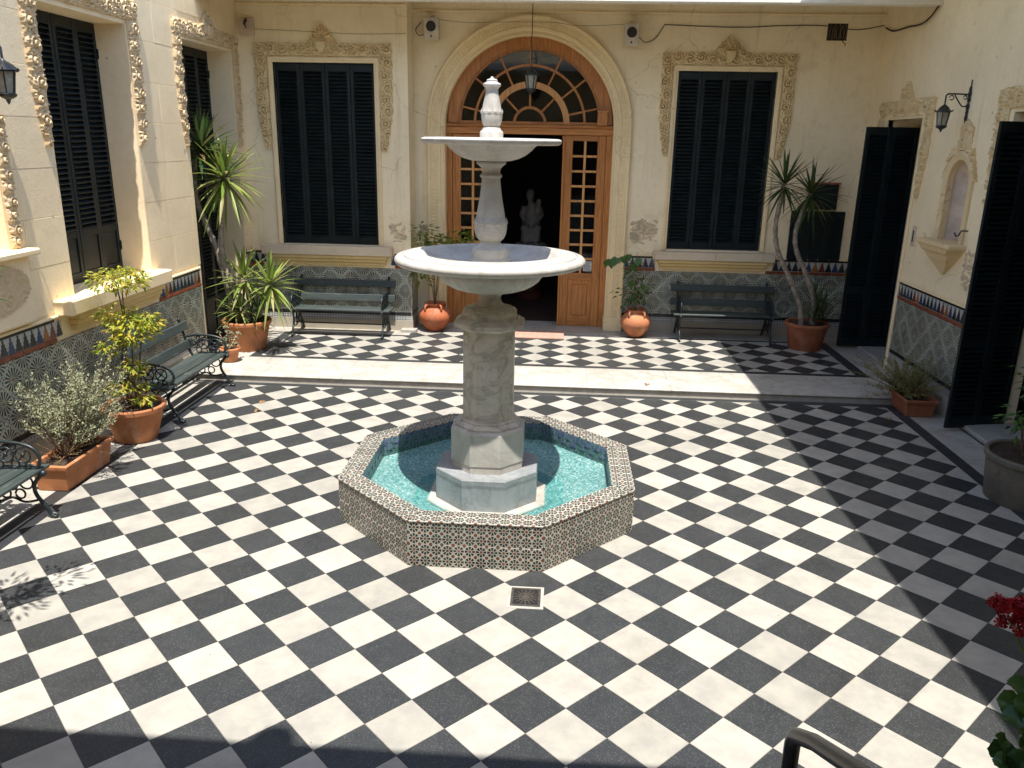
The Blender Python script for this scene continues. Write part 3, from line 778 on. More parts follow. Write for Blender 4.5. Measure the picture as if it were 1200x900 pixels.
def dado(parent, fr, u0, u1, zb, saw_skip=(), base_h=0.385):
    n = int(math.ceil((u1-u0)/DT-0.02))
    for i in range(n):
        a = u0+i*DT; w = min(DT, u1-a)-0.0015
        for r in range(4):
            me = dm(fr, ('dado_tile', round(w, 3), (i+r) % 2), lambda: uv_tile(w, DT-0.0015, flip=bool((i+r) % 2)))
            place('dado_tile', me, 'star_tile', parent, fr(a, DZ0+r*DT, 0.001+rng.uniform(0, .0012)))
        # black course, dotted course
        mb = MB(); fr.box(mb, a+.001, a+w, DZ0-0.052, DZ0-0.002, 0.0, 0.012, 0.003); mb.build('black_tile', 'blackglaze', parent, fr(a, DZ0))
        me = dm(fr, ('dot_tile', round(w, 3)), lambda: uv_tile(w, 0.075))
        place('dot_tile', me, 'dot_tile', parent, fr(a, DZ0-0.13, 0.001))
        z1 = DZ0+4*DT
        if not any(p < a+w/2 < q for p, q in saw_skip):
            mb = MB(); fr.box(mb, a+.001, a+w, z1+0.002, z1+0.045, 0.0, 0.02, 0.008); mb.build('rust_moulding', 'brownline', parent, fr(a, z1))
    mb = MB(); fr.box(mb, u0, u1, zb, DZ0-0.132, 0.0, 0.014, 0.002); mb.build('skirting', 'basestone', parent, fr((u0+u1)/2, zb))
    # stepped saw-tooth border
    sw = 0.098; k = int((u1-u0)/sw); z1 = DZ0+4*DT+0.047
    for i in range(k):
        a = u0+i*(u1-u0)/k; w = (u1-u0)/k
        if any(p < a+w/2 < q for p, q in saw_skip): continue
        mb = MB(); fr.box(mb, a+.001, a+w-.001, z1, z1+0.148, 0.0, 0.008, 0.0015); t = mb.build('border_tile', 'glaze_white', parent, fr(a, z1))
        tooth = MB(); ns = 4
        for s_ in range(ns):
            hw = w*0.46*(1-s_/ns); fr.box(tooth, a+w/2-hw, a+w/2+hw, z1+0.004+0.140*s_/ns, z1+0.004+0.140*(s_+1)/ns-0.0002, 0.0078, 0.0098)
        tooth.build('saw_tooth', SAW[(i*3+int(u0*7)) % len(SAW)], t, fr(a, z1))
    for i in range(n):
        a = u0+i*DT; w = min(DT, u1-a)-0.0015
        if any(p < a+w/2 < q for p, q in saw_skip): continue
        mb = MB(); fr.box(mb, a+.001, a+w, z1+0.150, z1+0.176, 0.0, 0.014, 0.004); mb.build('cap_tile', 'blackglaze', parent, fr(a, z1))
    mb = MB(); fr.box(mb, u0, u1, z1+0.178, z1+0.205, 0.0, 0.03, 0.008); mb.build('dado_ledge', 'moulding', parent, fr((u0+u1)/2, z1))
dado(wl, BL, -4.19, -1.748, ZT, [(-3.98, -2.04)])
RET = Fr((-1.745, 0, 0), (0, 1, 0), (1, 0, 0))
dado(wl, RET, 7.80, 8.299, ZT)
dado(wr, BR, 1.50, 4.999, ZT, [(1.98, 3.76)])
dado(lw, LW, 0.9, 5.90, 0.0, [(2.83, 4.80)])
dado(rw, RW, 4.43, 6.50, 0.0)
dado(lw, LW, 7.54, 7.79, ZT)
# marble block at the foot of the return
MB().box((-1.90, 7.66, ZT-0.002), (-1.66, 7.81, ZT+0.05), 0.006).build('corner_plinth', 'stepmarble', wl)
# ================================================================== OPENINGS
# ---- dark hall behind the entrance
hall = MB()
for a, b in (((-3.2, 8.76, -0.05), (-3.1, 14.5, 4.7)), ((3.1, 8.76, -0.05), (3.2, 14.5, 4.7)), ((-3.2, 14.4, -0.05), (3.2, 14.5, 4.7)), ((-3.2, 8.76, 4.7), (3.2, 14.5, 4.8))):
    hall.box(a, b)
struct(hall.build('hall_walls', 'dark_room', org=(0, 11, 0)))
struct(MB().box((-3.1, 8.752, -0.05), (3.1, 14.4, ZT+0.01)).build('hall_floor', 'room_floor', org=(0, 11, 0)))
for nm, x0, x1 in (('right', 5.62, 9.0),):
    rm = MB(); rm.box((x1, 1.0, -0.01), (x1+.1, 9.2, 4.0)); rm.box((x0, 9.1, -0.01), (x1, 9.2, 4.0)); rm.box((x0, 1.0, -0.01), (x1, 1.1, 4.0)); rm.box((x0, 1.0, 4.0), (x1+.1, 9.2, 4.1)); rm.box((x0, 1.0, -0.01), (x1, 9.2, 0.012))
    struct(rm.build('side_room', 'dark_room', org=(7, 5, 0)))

# ---- shutters
SL = {}
def shutter_leaf(parent, fr, u0, u1, v0, v1, h, pitch=0.052, panel=0.0, mid=None, th=0.035):
    """a louvred leaf: stiles and rails, each slat its own piece"""
    st_, rt = 0.05, 0.11
    mb = MB()
    fr.box(mb, u0, u0+st_, v0, v1, h-th, h, 0.003); fr.box(mb, u1-st_, u1, v0, v1, h-th, h, 0.003)
    fr.box(mb, u0+st_, u1-st_, v1-rt, v1, h-th, h-0.001, 0.003); fr.box(mb, u0+st_, u1-st_, v0, v0+rt, h-th, h-0.001, 0.003)
    zones = [(v0+rt, v1-rt)]
    if panel:
        fr.box(mb, u0+st_, u1-st_, v0+rt+panel, v0+rt+panel+0.07, h-th, h-0.001, 0.003)
        fr.box(mb, u0+st_+0.002, u1-st_-0.002, v0+rt, v0+rt+panel, h-th+0.006, h-0.012, 0.004); zones = [(v0+rt+panel+0.07, v1-rt)]
    if mid:
        a, b = zones[0]; fr.box(mb, u0+st_, u1-st_, mid-0.05, mid+0.05, h-th, h-0.001, 0.003); zones = [(a, mid-0.05), (mid+0.05, b)]
    fr.box(mb, u0+0.01, u1-0.01, v0+0.02, v1-0.02, h-th-0.006, h-th-0.001)     # dark board closing the back
    leaf = mb.build('shutter_leaf', 'shutter', parent, fr(u0, v0, h))
    w = u1-u0-2*st_; key = (tuple(fr.U), tuple(fr.N), round(w, 3))
    if key not in SL:
        q = MB(); c = math.cos(R(38)); s_ = math.sin(R(38)); d = 0.030; t = 0.0045
        pts = []
        for uu in (0.001, w-0.001):
            for (a, b) in ((-d, -t), (d, -t), (d, t), (-d, t)):
                pts.append(tuple(fr.U*uu+fr.N*(a*c-b*s_)+Vector((0, 0, -(a*s_)-b*c))))
        q.add(pts, [(0, 1, 2, 3), (4, 7, 6, 5), (0, 4, 5, 1), (1, 5, 6, 2), (2, 6, 7, 3), (3, 7, 4, 0)])
        SL[key] = q.mesh('slat'); SL[key].materials.append(M['shutter'])
    for a, b in zones:
        k = int((b-a)/pitch)
        for i in range(k):
            place('slat', SL[key], None, leaf, fr(u0+st_, a+(i+0.5)*(b-a)/k, h-0.018))
    return leaf
def shutters(label, fr, u0, u1, v0, v1, h, nleaf, panel=0.0):
    t = thing('window_shutters', label, 'shutters', fr((u0+u1)/2, v0, h))
    w = (u1-u0)/nleaf
    for i in range(nleaf):
        shutter_leaf(t, fr, u0+i*w+0.002, u0+(i+1)*w-0.002, v0, v1, h-0.004*(i % 2), panel=panel)
        for vv in (v0+0.3, v1-0.3):
            if i in (0, nleaf-1):
                mb = MB(); uu = u0+0.006 if i == 0 else u1-0.006
                mb.tube([fr(uu, vv-0.05, h+0.004), fr(uu, vv+0.05, h+0.004)], 0.008, 6); mb.build('hinge', 'shutter', t)
    return t
shutters('dark green louvred shutters closed in window over the sunlit bench', BL, -3.70, -2.23, 1.405, 3.983, -0.06, 4)
shutters('dark green louvred shutters closed in window above the shaded bench', BR, 2.15, 3.57, 1.405, 3.983, -0.06, 4)
shutters('dark green louvred shutters deep in window of scored block wall', LW, 3.15, 4.69, 1.435, 4.075, -0.335, 4, 0.36)
shutters('tall dark green shutters of the doorway behind the leaning yucca', LW, 5.97, 7.525, 0.005, 4.085, -0.335, 4, 0.5)
t = thing('door_shutter', 'folded dark louvred shutter at doorway next to the yucca and dark board', 'shutter', (4.9, 7.6, 0.1))
SH1 = Fr((0, 7.615, 0), (1, 0, 0), (0, -1, 0))
shutter_leaf(t, SH1, 4.70, 5.05, 0.115, 3.24, 0.0, mid=0.95); shutter_leaf(t, SH1, 5.055, 5.42, 0.115, 3.24, -0.008, mid=0.95)
t = thing('door_shutter', 'open dark louvred shutter standing beside the planter and grey pot', 'shutter', (4.85, 4.35, 0.03))
ang = R(12)
SH2 = Fr((4.79, 4.235, 0), (math.cos(ang), math.sin(ang), 0), (math.sin(ang), -math.cos(ang), 0))
shutter_leaf_objs = []
def rot_leaf(u0, u1, hh):
    # same leaf, in a frame turned a little: boxes are built straight and turned as a whole
    base = Fr((0, 0, 0), (1, 0, 0), (0, -1, 0))
    WO['__'] = (0, 0, 0)
    lf = shutter_leaf(t, Fr(WO[t.name], (1, 0, 0), (0, -1, 0)), u0, u1, 0.03, 3.235, hh, mid=0.98)
    return lf
rot_leaf(0, 0.36, 0.0); rot_leaf(0.364, 0.72, -0.008)
t.location = (4.80, 4.235, 0.0); t.rotation_euler = (0, 0, ang)
t = thing('inner_door', 'red brown wooden door edge inside the dark doorway near the lantern', 'door', (5.56, 6.6, 0.012))
MB().box((5.50, 6.531, 0.012), (5.56, 6.60, 3.3), 0.004).build('jamb', 'redwood', t); MB().box((5.63, 6.50, 0.012), (6.35, 6.56, 3.2), 0.004).build('panel', 'redwood', t)
# sill stones of the side doorways
mb = MB(); RW.box(mb, 2.9, 4.42, 0.0, 0.055, -0.62, -0.02, 0.012); o = mb.build('door_sill', 'stepmarble', rw)
mb = MB(); RW.box(mb, 6.53, 7.66, 0.0, ZT+0.03, -0.62, -0.01, 0.012); o = mb.build('door_sill', 'stepmarble', rw)

# ---- window surrounds: plain moulding, carved bands, crest, sill
def opening_moulding(parent, fr, u0, u1, v0, v1, w=0.075, mat='moulding'):
    path = [(u0, v0), (u0, v1), (u1, v1), (u1, v0)]
    prof = [(0.0, -0.06), (0.0, 0.018), (w*0.35, 0.022), (w*0.45, 0.034), (w*0.8, 0.036), (w, 0.02), (w, -0.004)]
    sweep(fr, path, prof).build('moulding', mat, parent)
def ragged(u0, u1, v0, v1, seed, amp=0.018, edges='lrtb', taper=0.0, side=1):
    ph = np.random.default_rng(seed).uniform(0, 6, 8)
    def f(U, V):
        a = amp*(0.5+0.5*np.abs(np.sin(V*PI/0.075+ph[0])))*1.0+amp*0.6*np.sin(V*41+ph[1])
        b = amp*(0.5+0.5*np.abs(np.sin(U*PI/0.085+ph[2])))+amp*0.6*np.sin(U*37+ph[3])
        k = np.ones(U.shape, bool)
        tp = taper*np.clip((v0+0.55-V)/0.55, 0, 1)
        if 'l' in edges: k &= U > u0+a+(tp if side < 0 else 0)
        if 'r' in edges: k &= U < u1-a-(tp if side > 0 else 0)
        if 't' in edges: k &= V < v1-b
        if 'b' in edges: k &= V > v0+b*1.5
        return k
    return f
def crest(fr, uc, v0, hw, hh, step, height, seed):
    def msk(U, V):
        x = np.abs(U-uc)/hw; y = (V-v0)/hh
        lob = 0.05*np.abs(np.sin(U*PI/0.07))
        return (y < np.maximum(np.clip(1-x*1.12, 0, 1)**0.85+lob, 0.5*np.cos(np.clip(x, 0, 1)*PI/2)**0.7+0.06-lob)) & (x < 1)
    mb = relief(fr, msk, uc-hw, uc+hw, v0, v0+hh, step, height, 0.012, seed, 0.13, 'u')
    return mb
def shield(fr, uc, vc, w, h, out):
    mb = MB(); P = [(-1, 1), (1, 1), (1.05, 0.2), (0.75, -0.5), (0, -1), (-0.75, -0.5), (-1.05, 0.2)]; k = len(P)
    mb.add([fr(uc+x*w, vc+y*h, out*0.2) for x, y in P]+[fr(uc+x*w*0.86, vc+y*h*0.86, out) for x, y in P], [(i, (i+1) % k, k+(i+1) % k, k+i) for i in range(k)]+[tuple(k+i for i in range(k))])
    return mb
def surround(parent, fr, u0, u1, v1, band, vend, ctop, mat, seed, step=0.0065, height=0.062, crest_on=True, out=0.03):
    """u0..u1, v1: inside edges of the carved band"""
    relief(fr, ragged(u0-band, u0, vend, v1+0.01, seed, 0.014, 'lb', 0.10, -1), u0-band, u0, vend, v1+0.005, step, height, 0.008, seed, 0.17, 'v').build('carved_band', mat, parent, smooth=60)
    relief(fr, ragged(u1, u1+band, vend, v1+0.01, seed+1, 0.014, 'rb', 0.10, 1), u1, u1+band, vend, v1+0.005, step, height, 0.008, seed+1, 0.17, 'v').build('carved_band', mat, parent, smooth=60)
    relief(fr, ragged(u0-band, u1+band, v1, v1+band, seed+2, 0.012, 'lrt'), u0-band, u1+band, v1+0.006, v1+band, step, height, 0.008, seed+2, 0.17, 'u').build('carved_band', mat, parent, smooth=60)
    if crest_on:
        uc = (u0+u1)/2; c0 = v1+band*0.15
        c = crest(fr, uc, c0, 0.36, ctop-c0, step, height*1.25, seed+3).build('carved_crest', mat, parent, smooth=60)
        shield(fr, uc, v1+band*0.62, 0.07, 0.085, height*1.7).build('shield', mat, c, smooth=30)
def sill(parent, fr, u0, u1, v0, v1, out, low0, low1, lv0, mat='sillstone', low='sillyellow'):
    mb = MB(); fr.box(mb, u0, u1, v0, v1, -0.10, out, 0.012); mb.build('window_sill', mat, parent)
    a = (v0-lv0)/3
    for k in range(3):
        mb = MB(); fr.box(mb, low0+0.03*k*0.6, low1-0.03*k*0.6, v0-a*(k+1)+0.0005, v0-a*k-0.0005, -0.02, out*(0.80-0.2*k), 0.008); mb.build('sill_moulding', low, parent)
opening_moulding(wl, BL, -3.70, -2.23, 1.40, 3.985)
surround(wl, BL, -3.785, -2.145, 4.065, 0.19, 2.76, 4.49, 'stucco', 11)
sill(wl, BL, -4.01, -2.01, 1.255, 1.395, 0.15, -3.86, -2.09, 1.10)
opening_moulding(wr, BR, 2.15, 3.57, 1.40, 3.985)
surround(wr, BR, 2.07, 3.655, 4.065, 0.18, 2.76, 4.48, 'stucco', 31)
sill(wr, BR, 1.95, 3.80, 1.25, 1.38, 0.15, 2.03, 3.70, 1.10)
surround(lw, LW, 3.13, 4.71, 4.12, 0.22, 2.82, 4.55, 'stucco_left', 51, height=0.055)
sill(lw, LW, 2.80, 4.83, 1.30, 1.445, 0.17, 2.98, 4.70, 1.12, 'moulding', 'sillyellow')
surround(lw, LW, 5.95, 7.545, 4.12, 0.20, 2.80, 4.50, 'stucco_left', 71, height=0.05)
mb = MB(); LW.box(mb, 3.15, 4.69, 1.40, 1.436, -0.36, 0.0); mb.build('window_sill', 'moulding', lw)
surround(rw, RW, 6.44, 7.75, 3.36, 0.22, 2.35, 3.80, 'stucco', 91, step=0.009)
opening_moulding(rw, RW, 6.53, 7.66, 0.09, 3.33, 0.085)
surround(rw, RW, 2.80, 4.50, 3.36, 0.22, 2.35, 3.80, 'stucco', 111, step=0.009)
# niche in the right wall
uc, r, vb, sp = NICHE
mb = MB(); n = 14; rows = []
for i in range(n+1):
    a = PI*i/n; rows.append((uc-r*math.cos(a), -0.02-0.19*math.sin(a)))
v = []; f = []
zs = [vb+(sp-vb)*j/6 for j in range(7)]
for z in zs: v += [RW(u, z, h) for u, h in rows]
for j in range(1, 9):
    b = PI/2*j/8; v += [RW(uc+(u-uc)*math.cos(b), sp+r*math.sin(b), -0.02+(h+0.02)*math.cos(b)) for u, h in rows]
k = n+1
for j in range(len(zs)+7):
    for i in range(n): f.append((j*k+i, j*k+i+1, (j+1)*k+i+1, (j+1)*k+i))
mb.add(v, f).build('niche_shell', 'nichegrey', rw, smooth=60)
path = [(uc-r, vb), (uc-r, sp)]+[(uc-r*math.cos(PI*i/16), sp+r*math.sin(PI*i/16)) for i in range(1, 16)]+[(uc+r, sp), (uc+r, vb)]
sweep(RW, path, [(-0.012, -0.05), (-0.012, 0.02), (0.02, 0.035), (0.055, 0.045), (0.085, 0.025), (0.09, -0.004)]).build('niche_moulding', 'stucco', rw, smooth=40)
def nm(U, V):
    y = (V-2.72)/0.55; x = np.abs(U-uc); lob = 0.02*np.abs(np.sin(V*PI/0.07))
    out = np.where(V < 2.98, 0.36-(V-2.72)*0.5, np.where(V < 3.2, 0.14, np.clip(0.14-(V-3.2)*2.0, 0, 1)))+lob
    hole = (np.hypot(U-uc, V-sp) < r+0.085) & (V >= sp) | ((np.abs(U-uc) < r+0.085) & (V < sp))
    return (x < out) & (~hole) & (V > 2.62)
relief(RW, nm, uc-0.42, uc+0.42, 2.62, 3.28, 0.009, 0.05, 0.01, 131, 0.16, 'v').build('niche_crest', 'stucco', rw, smooth=60)
mb = MB(); RW.box(mb, uc-0.44, uc+0.44, 1.885, 1.94, -0.15, 0.20, 0.012); mb.build('niche_shelf', 'stucco', rw)
mb = MB(); pr = [(0.42, 0.185, 1.884), (0.36, 0.165, 1.83), (0.34, 0.13, 1.80), (0.26, 0.11, 1.74), (0.22, 0.085, 1.70), (0.12, 0.05, 1.63), (0.03, 0.02, 1.56)]
v = []
for w, o_, z in pr: v += [RW(uc-w, z, -0.004), RW(uc-w*0.9, z, o_), RW(uc+w*0.9, z, o_), RW(uc+w, z, -0.004)]
mb.add(v, [(i*4+j, i*4+j+1, i*4+5+j, i*4+4+j) for i in range(len(pr)-1) for j in range(3)]+[(0, 1, 2, 3), tuple(len(v)-4+i for i in range(4))]).build('niche_corbel', 'stucco', rw)
# small switch plate and hook on the right wall
mb = MB(); RW.box(mb, 6.22, 6.32, 1.77, 2.02, -0.002, 0.014, 0.003); mb.build('switch_plate', 'nichegrey', rw)
mb = MB(); RW.box(mb, 6.255, 6.285, 1.82, 1.97, 0.013, 0.02, 0.002); mb.build('keyhole', 'black', rw)
mb = MB().tube([RW(4.93, 2.10, -0.003), RW(4.93, 2.10, 0.07), RW(4.93, 2.05, 0.09), RW(4.93, 2.04, 0.12), RW(4.93, 2.08, 0.14)], 0.009, 6); mb.build('hook', 'iron', rw)
# shrine niche at the near end of the left wall: sill, scroll column, carved panel below
mb = MB(); LW.box(mb, 1.1, 2.50, 1.93, 1.985, -0.25, 0.16, 0.012); mb.build('niche_shelf', 'moulding', lw)
mb = MB(); LW.box(mb, 1.15, 2.44, 1.335, 1.93, 0.0, 0.08, 0.02); mb.build('niche_panel', 'wall_left', lw)
relief(Fr((-4.12, 0, 0), (0, 1, 0), (1, 0, 0)), lambda U, V: (np.hypot((U-1.9)/0.5, (V-1.68)/0.22) < 1), 1.4, 2.4, 1.44, 1.92, 0.009, 0.018, 0.002, 141, 0.2, 'u').build('carved_panel', 'stucco_left', lw, smooth=60)
mb = MB(); LW.box(mb, 1.2, 2.33, 1.985, 4.0, -0.6, -0.24); mb.build('niche_back', 'terracotta_dark', lw)  # this orange-brown paints the recess's shading onto its back
relief(LW, ragged(2.33, 2.47, 1.985, 3.1, 151, 0.010, 'rt'), 2.33, 2.47, 1.985, 3.12, 0.0075, 0.055, 0.01, 151, 0.11, 'v').build('carved_column', 'stucco_left', lw, smooth=60)

# ---- arched stone surround of the entrance
path = [(-1.265-0.015, ZT+0.22), (-1.28, 3.17)]+[(-0.015-1.265*math.cos(PI*i/40), 3.17+1.265*math.sin(PI*i/40)) for i in range(1, 40)]+[(1.25, 3.17), (1.25, ZT+0.22)]
prof = [(0.0, -0.18), (0.0, 0.03), (0.02, 0.045), (0.045, 0.03), (0.06, 0.03), (0.075, 0.055), (0.11, 0.062), (0.125, 0.05), (0.215, 0.05), (0.225, 0.075), (0.255, 0.082), (0.275, 0.06), (0.278, -0.004)]
sweep(BR, path, prof).build('arch_surround', 'archstone', wr, smooth=35)
for x0, x1 in ((-1.565, -1.268), (1.238, 1.535)):
    mb = MB(); BR.box(mb, x0, x1, ZT-0.002, ZT+0.222, -0.18, 0.10, 0.012); mb.build('plinth', 'archstone', wr)
bd = MB(); L = 0
for sgn in (-1, 1):
    z = ZT+0.28
    while z < 3.15:
        u = -0.015+sgn*(1.265+0.17); BR.box(bd, u-0.028, u+0.028, z-0.016, z+0.010, 0.045, 0.062, 0.006); z += 0.052
for i in range(82):
    a = PI*(i+0.5)/82; u, v_ = -0.015-1.435*math.cos(a), 3.17+1.435*math.sin(a)
    q = MB().box((-0.028, -0.013, 0.045), (0.028, 0.013, 0.062), 0.006); ca, sa = -math.cos(a), math.sin(a)
    q.map(lambda x, y, z: BR(u+x*ca-y*sa, v_+x*sa+y*ca, z)); bd.add(q.v, q.f)
bd.build('bead_course', 'archstone', wr, kind='stuff')
# iron plate of the door shutters on the right back wall and its shelf box
t = thing('wall_board', 'low dark plank board fixed to the wall behind the palm-like yucca', 'board', BR(4.4, 1.28, 0))
for i in range(5):
    a = 3.99+0.80*i/5; mb = MB(); BR.box(mb, a+0.002, a+0.158, 1.285, 2.03, 0.0, 0.03+0.003*(i % 2), 0.003); mb.build('plank', 'shutter', t)
for z in (1.40, 1.90):
    mb = MB(); BR.box(mb, 4.02, 4.76, z, z+0.06, 0.0305, 0.05, 0.003); mb.build('batten', 'shutter', t)
t = thing('meter_box', 'small dark box with rusty top on the wall above plank board', 'box', BR(4.43, 2.2, 0))
mb = MB(); BR.box(mb, 4.25, 4.62, 2.06, 2.43, 0.0, 0.10, 0.006); mb.build('case', 'shutter', t); mb = MB(); BR.box(mb, 4.23, 4.64, 2.431, 2.455, -0.002, 0.13, 0.003); mb.build('lid', 'terracotta_dark', t)

# ---- wooden entrance: frame, fanlight, glazed leaves
DY = Fr((-0.015, 8.44, 0), (1, 0, 0), (0, -1, 0))
door = thing('entrance_door', 'arched wooden entrance with radial fanlight and open glazed leaves', 'door', DY(0, ZT, 0))
def arc_band(r0, r1, h0, h1, a0=0, a1=180, n=36, zc=3.215):
    mb = MB(); v = []; 
    for i in range(n+1):
        a = R(a0+(a1-a0)*i/n)
        for r, h in ((r0, h0), (r1, h0), (r1, h1), (r0, h1)): v.append(DY(r*math.cos(a), zc+r*math.sin(a), h))
    f = [(i*4+j, i*4+(j+1) % 4, i*4+4+(j+1) % 4, i*4+4+j) for i in range(n) for j in range(4)]+[(0, 1, 2, 3), (n*4, n*4+1, n*4+2, n*4+3)]
    return mb.add(v, f)
ZC = 3.215
for s_ in (-1, 1):
    mb = MB(); DY.box(mb, s_*1.285, s_*1.175, ZT+0.015, 3.06, -0.10, 0.02, 0.006); mb.build('jamb', 'wood', door)
mb = MB(); DY.box(mb, -1.285, 1.285, 3.062, 3.16, -0.10, 0.03, 0.008); DY.box(mb, -1.285, 1.285, 3.1605, 3.205, -0.10, 0.055, 0.010); mb.build('transom', 'wood_h', door)
fan = arc_band(1.075, 1.245, -0.10, 0.02).build('fanlight', 'wood', door, smooth=30)
arc_band(1.04, 1.0745, -0.08, -0.005).build('arc_bead', 'wood', fan, smooth=30)
arc_band(0.815, 0.850, -0.07, -0.012).build('arc_bar', 'wood', fan, smooth=30)
arc_band(0.515, 0.605, -0.08, 0.008).build('arc_bar', 'wood_pale', fan, smooth=30)
arc_band(0.215, 0.255, -0.07, -0.010).build('arc_bar', 'wood', fan, smooth=30)
mb = MB(); DY.box(mb, -1.075, 1.075, 3.206, 3.25, -0.08, 0.0, 0.004); mb.build('bottom_rail', 'wood_h', fan)
def radial(a, r0, r1):
    mb = MB().box((r0, -0.014, -0.065), (r1, 0.014, -0.015), 0.003); ca, sa = math.cos(R(a)), math.sin(R(a))
    mb.map(lambda x, y, z: DY(x*ca-y*sa, ZC+x*sa+y*ca, z)); mb.build('radial_bar', 'wood', fan)
OUT = [13, 38, 64, 90, 116, 142, 167]
for a in OUT: radial(a, 0.604, 0.816); radial(a, 0.849, 1.041)
for a in (45, 90, 135): radial(a, 0.254, 0.516)
ed = [2]+OUT+[178]
for r0, r1 in ((0.603, 0.817), (0.848, 1.042)):
    for a0, a1 in zip(ed, ed[1:]): arc_band(r0, r1, -0.045, -0.041, a0, a1, 6).build('pane', 'glass', fan, recalc=True)
for a0, a1 in zip([2, 45, 90, 135], [45, 90, 135, 178]): arc_band(0.253, 0.517, -0.045, -0.041, a0, a1, 8).build('pane', 'glass', fan)
arc_band(0.004, 0.217, -0.045, -0.041, 2, 178, 12).build('pane', 'glass', fan)
def door_leaf(u0, u1):
    lo, hi, mid = min(u0, u1), max(u0, u1), 0
    mb = MB(); DY.box(mb, lo, lo+0.125, ZT+0.02, 3.06, -0.06, -0.005, 0.004); DY.box(mb, hi-0.125, hi, ZT+0.02, 3.06, -0.06, -0.005, 0.004)
    leaf = mb.build('door_leaf', 'wood', door)
    for z0, z1 in ((2.98, 3.058), (0.86, 0.97), (ZT+0.02, 0.22)):
        mb = MB(); DY.box(mb, lo+0.1255, hi-0.1255, z0, z1, -0.06, -0.006, 0.004); mb.build('rail', 'wood_h', leaf)
    mb = MB(); DY.box(mb, lo+0.1257, hi-0.1257, 0.2205, 0.8595, -0.045, -0.028, 0.003); DY.box(mb, lo+0.185, hi-0.185, 0.29, 0.79, -0.0275, -0.012, 0.008)
    mb.build('panel', 'wood', leaf)
    g0, g1 = lo+0.125, hi-0.125; mu = (g0+g1)/2; nr = 9; zs = [0.97+(2.98-0.97)*i/nr for i in range(nr+1)]
    mb = MB(); DY.box(mb, mu-0.018, mu+0.018, 0.9705, 2.9795, -0.05, -0.012, 0.004); mb.build('muntin', 'wood_pale', leaf)
    for z in zs[1:-1]:
        for a, b in ((g0, mu-0.0185), (mu+0.0185, g1)):
            mb = MB(); DY.box(mb, a, b, z-0.017, z+0.017, -0.05, -0.013, 0.004); mb.build('muntin', 'wood_pale', leaf)
    for i in range(nr):
        for a, b in ((g0, mu-0.018), (mu+0.018, g1)):
            mb = MB(); DY.box(mb, a, b, zs[i]+(0.017 if i else 0), zs[i+1]-(0.017 if i < nr-1 else 0), -0.034, -0.030); mb.build('pane', 'glass', leaf)
    return leaf
door_leaf(-1.172, -0.545); rl = door_leaf(0.545, 1.172)
mb = MB(); DY.box(mb, 0.515, 0.546, ZT+0.02, 3.03, -0.05, 0.015, 0.006); DY.box(mb, 0.505, 0.556, 3.0, 3.05, -0.05, 0.02, 0.006); mb.build('door_post', 'wood', door)
mb = MB(); DY.box(mb, -0.546, -0.515, ZT+0.02, 3.03, -0.05, 0.015, 0.006); mb.build('door_post', 'wood', door)
nt = MB(); DY.box(nt, 0.905, 1.04, 1.0, 1.155, -0.0295, -0.028); nt = tag(nt.build('paper_notice', 'paper', None, DY(0.97, 1.0, -0.03)), 'small printed paper notice in the lowest pane of the door', 'notice')
for i in range(7):
    ln = MB(); DY.box(ln, 0.915, 1.03-0.012*(i % 3), 1.015+0.019*i, 1.022+0.019*i, -0.0279, -0.0274); ln.build('text_line', 'cable', nt)
bx = thing('wooden_box', 'small orange wooden box on the transom under the fanlight', 'box', DY(1.10, 3.205, 0.03))
mb = MB(); DY.box(mb, 1.02, 1.17, 3.206, 3.40, 0.021, 0.10, 0.005); mb.build('case', 'wood', bx); mb = MB(); DY.box(mb, 1.012, 1.178, 3.4005, 3.415, 0.015, 0.106, 0.003); mb.build('lid', 'wood_pale', bx)
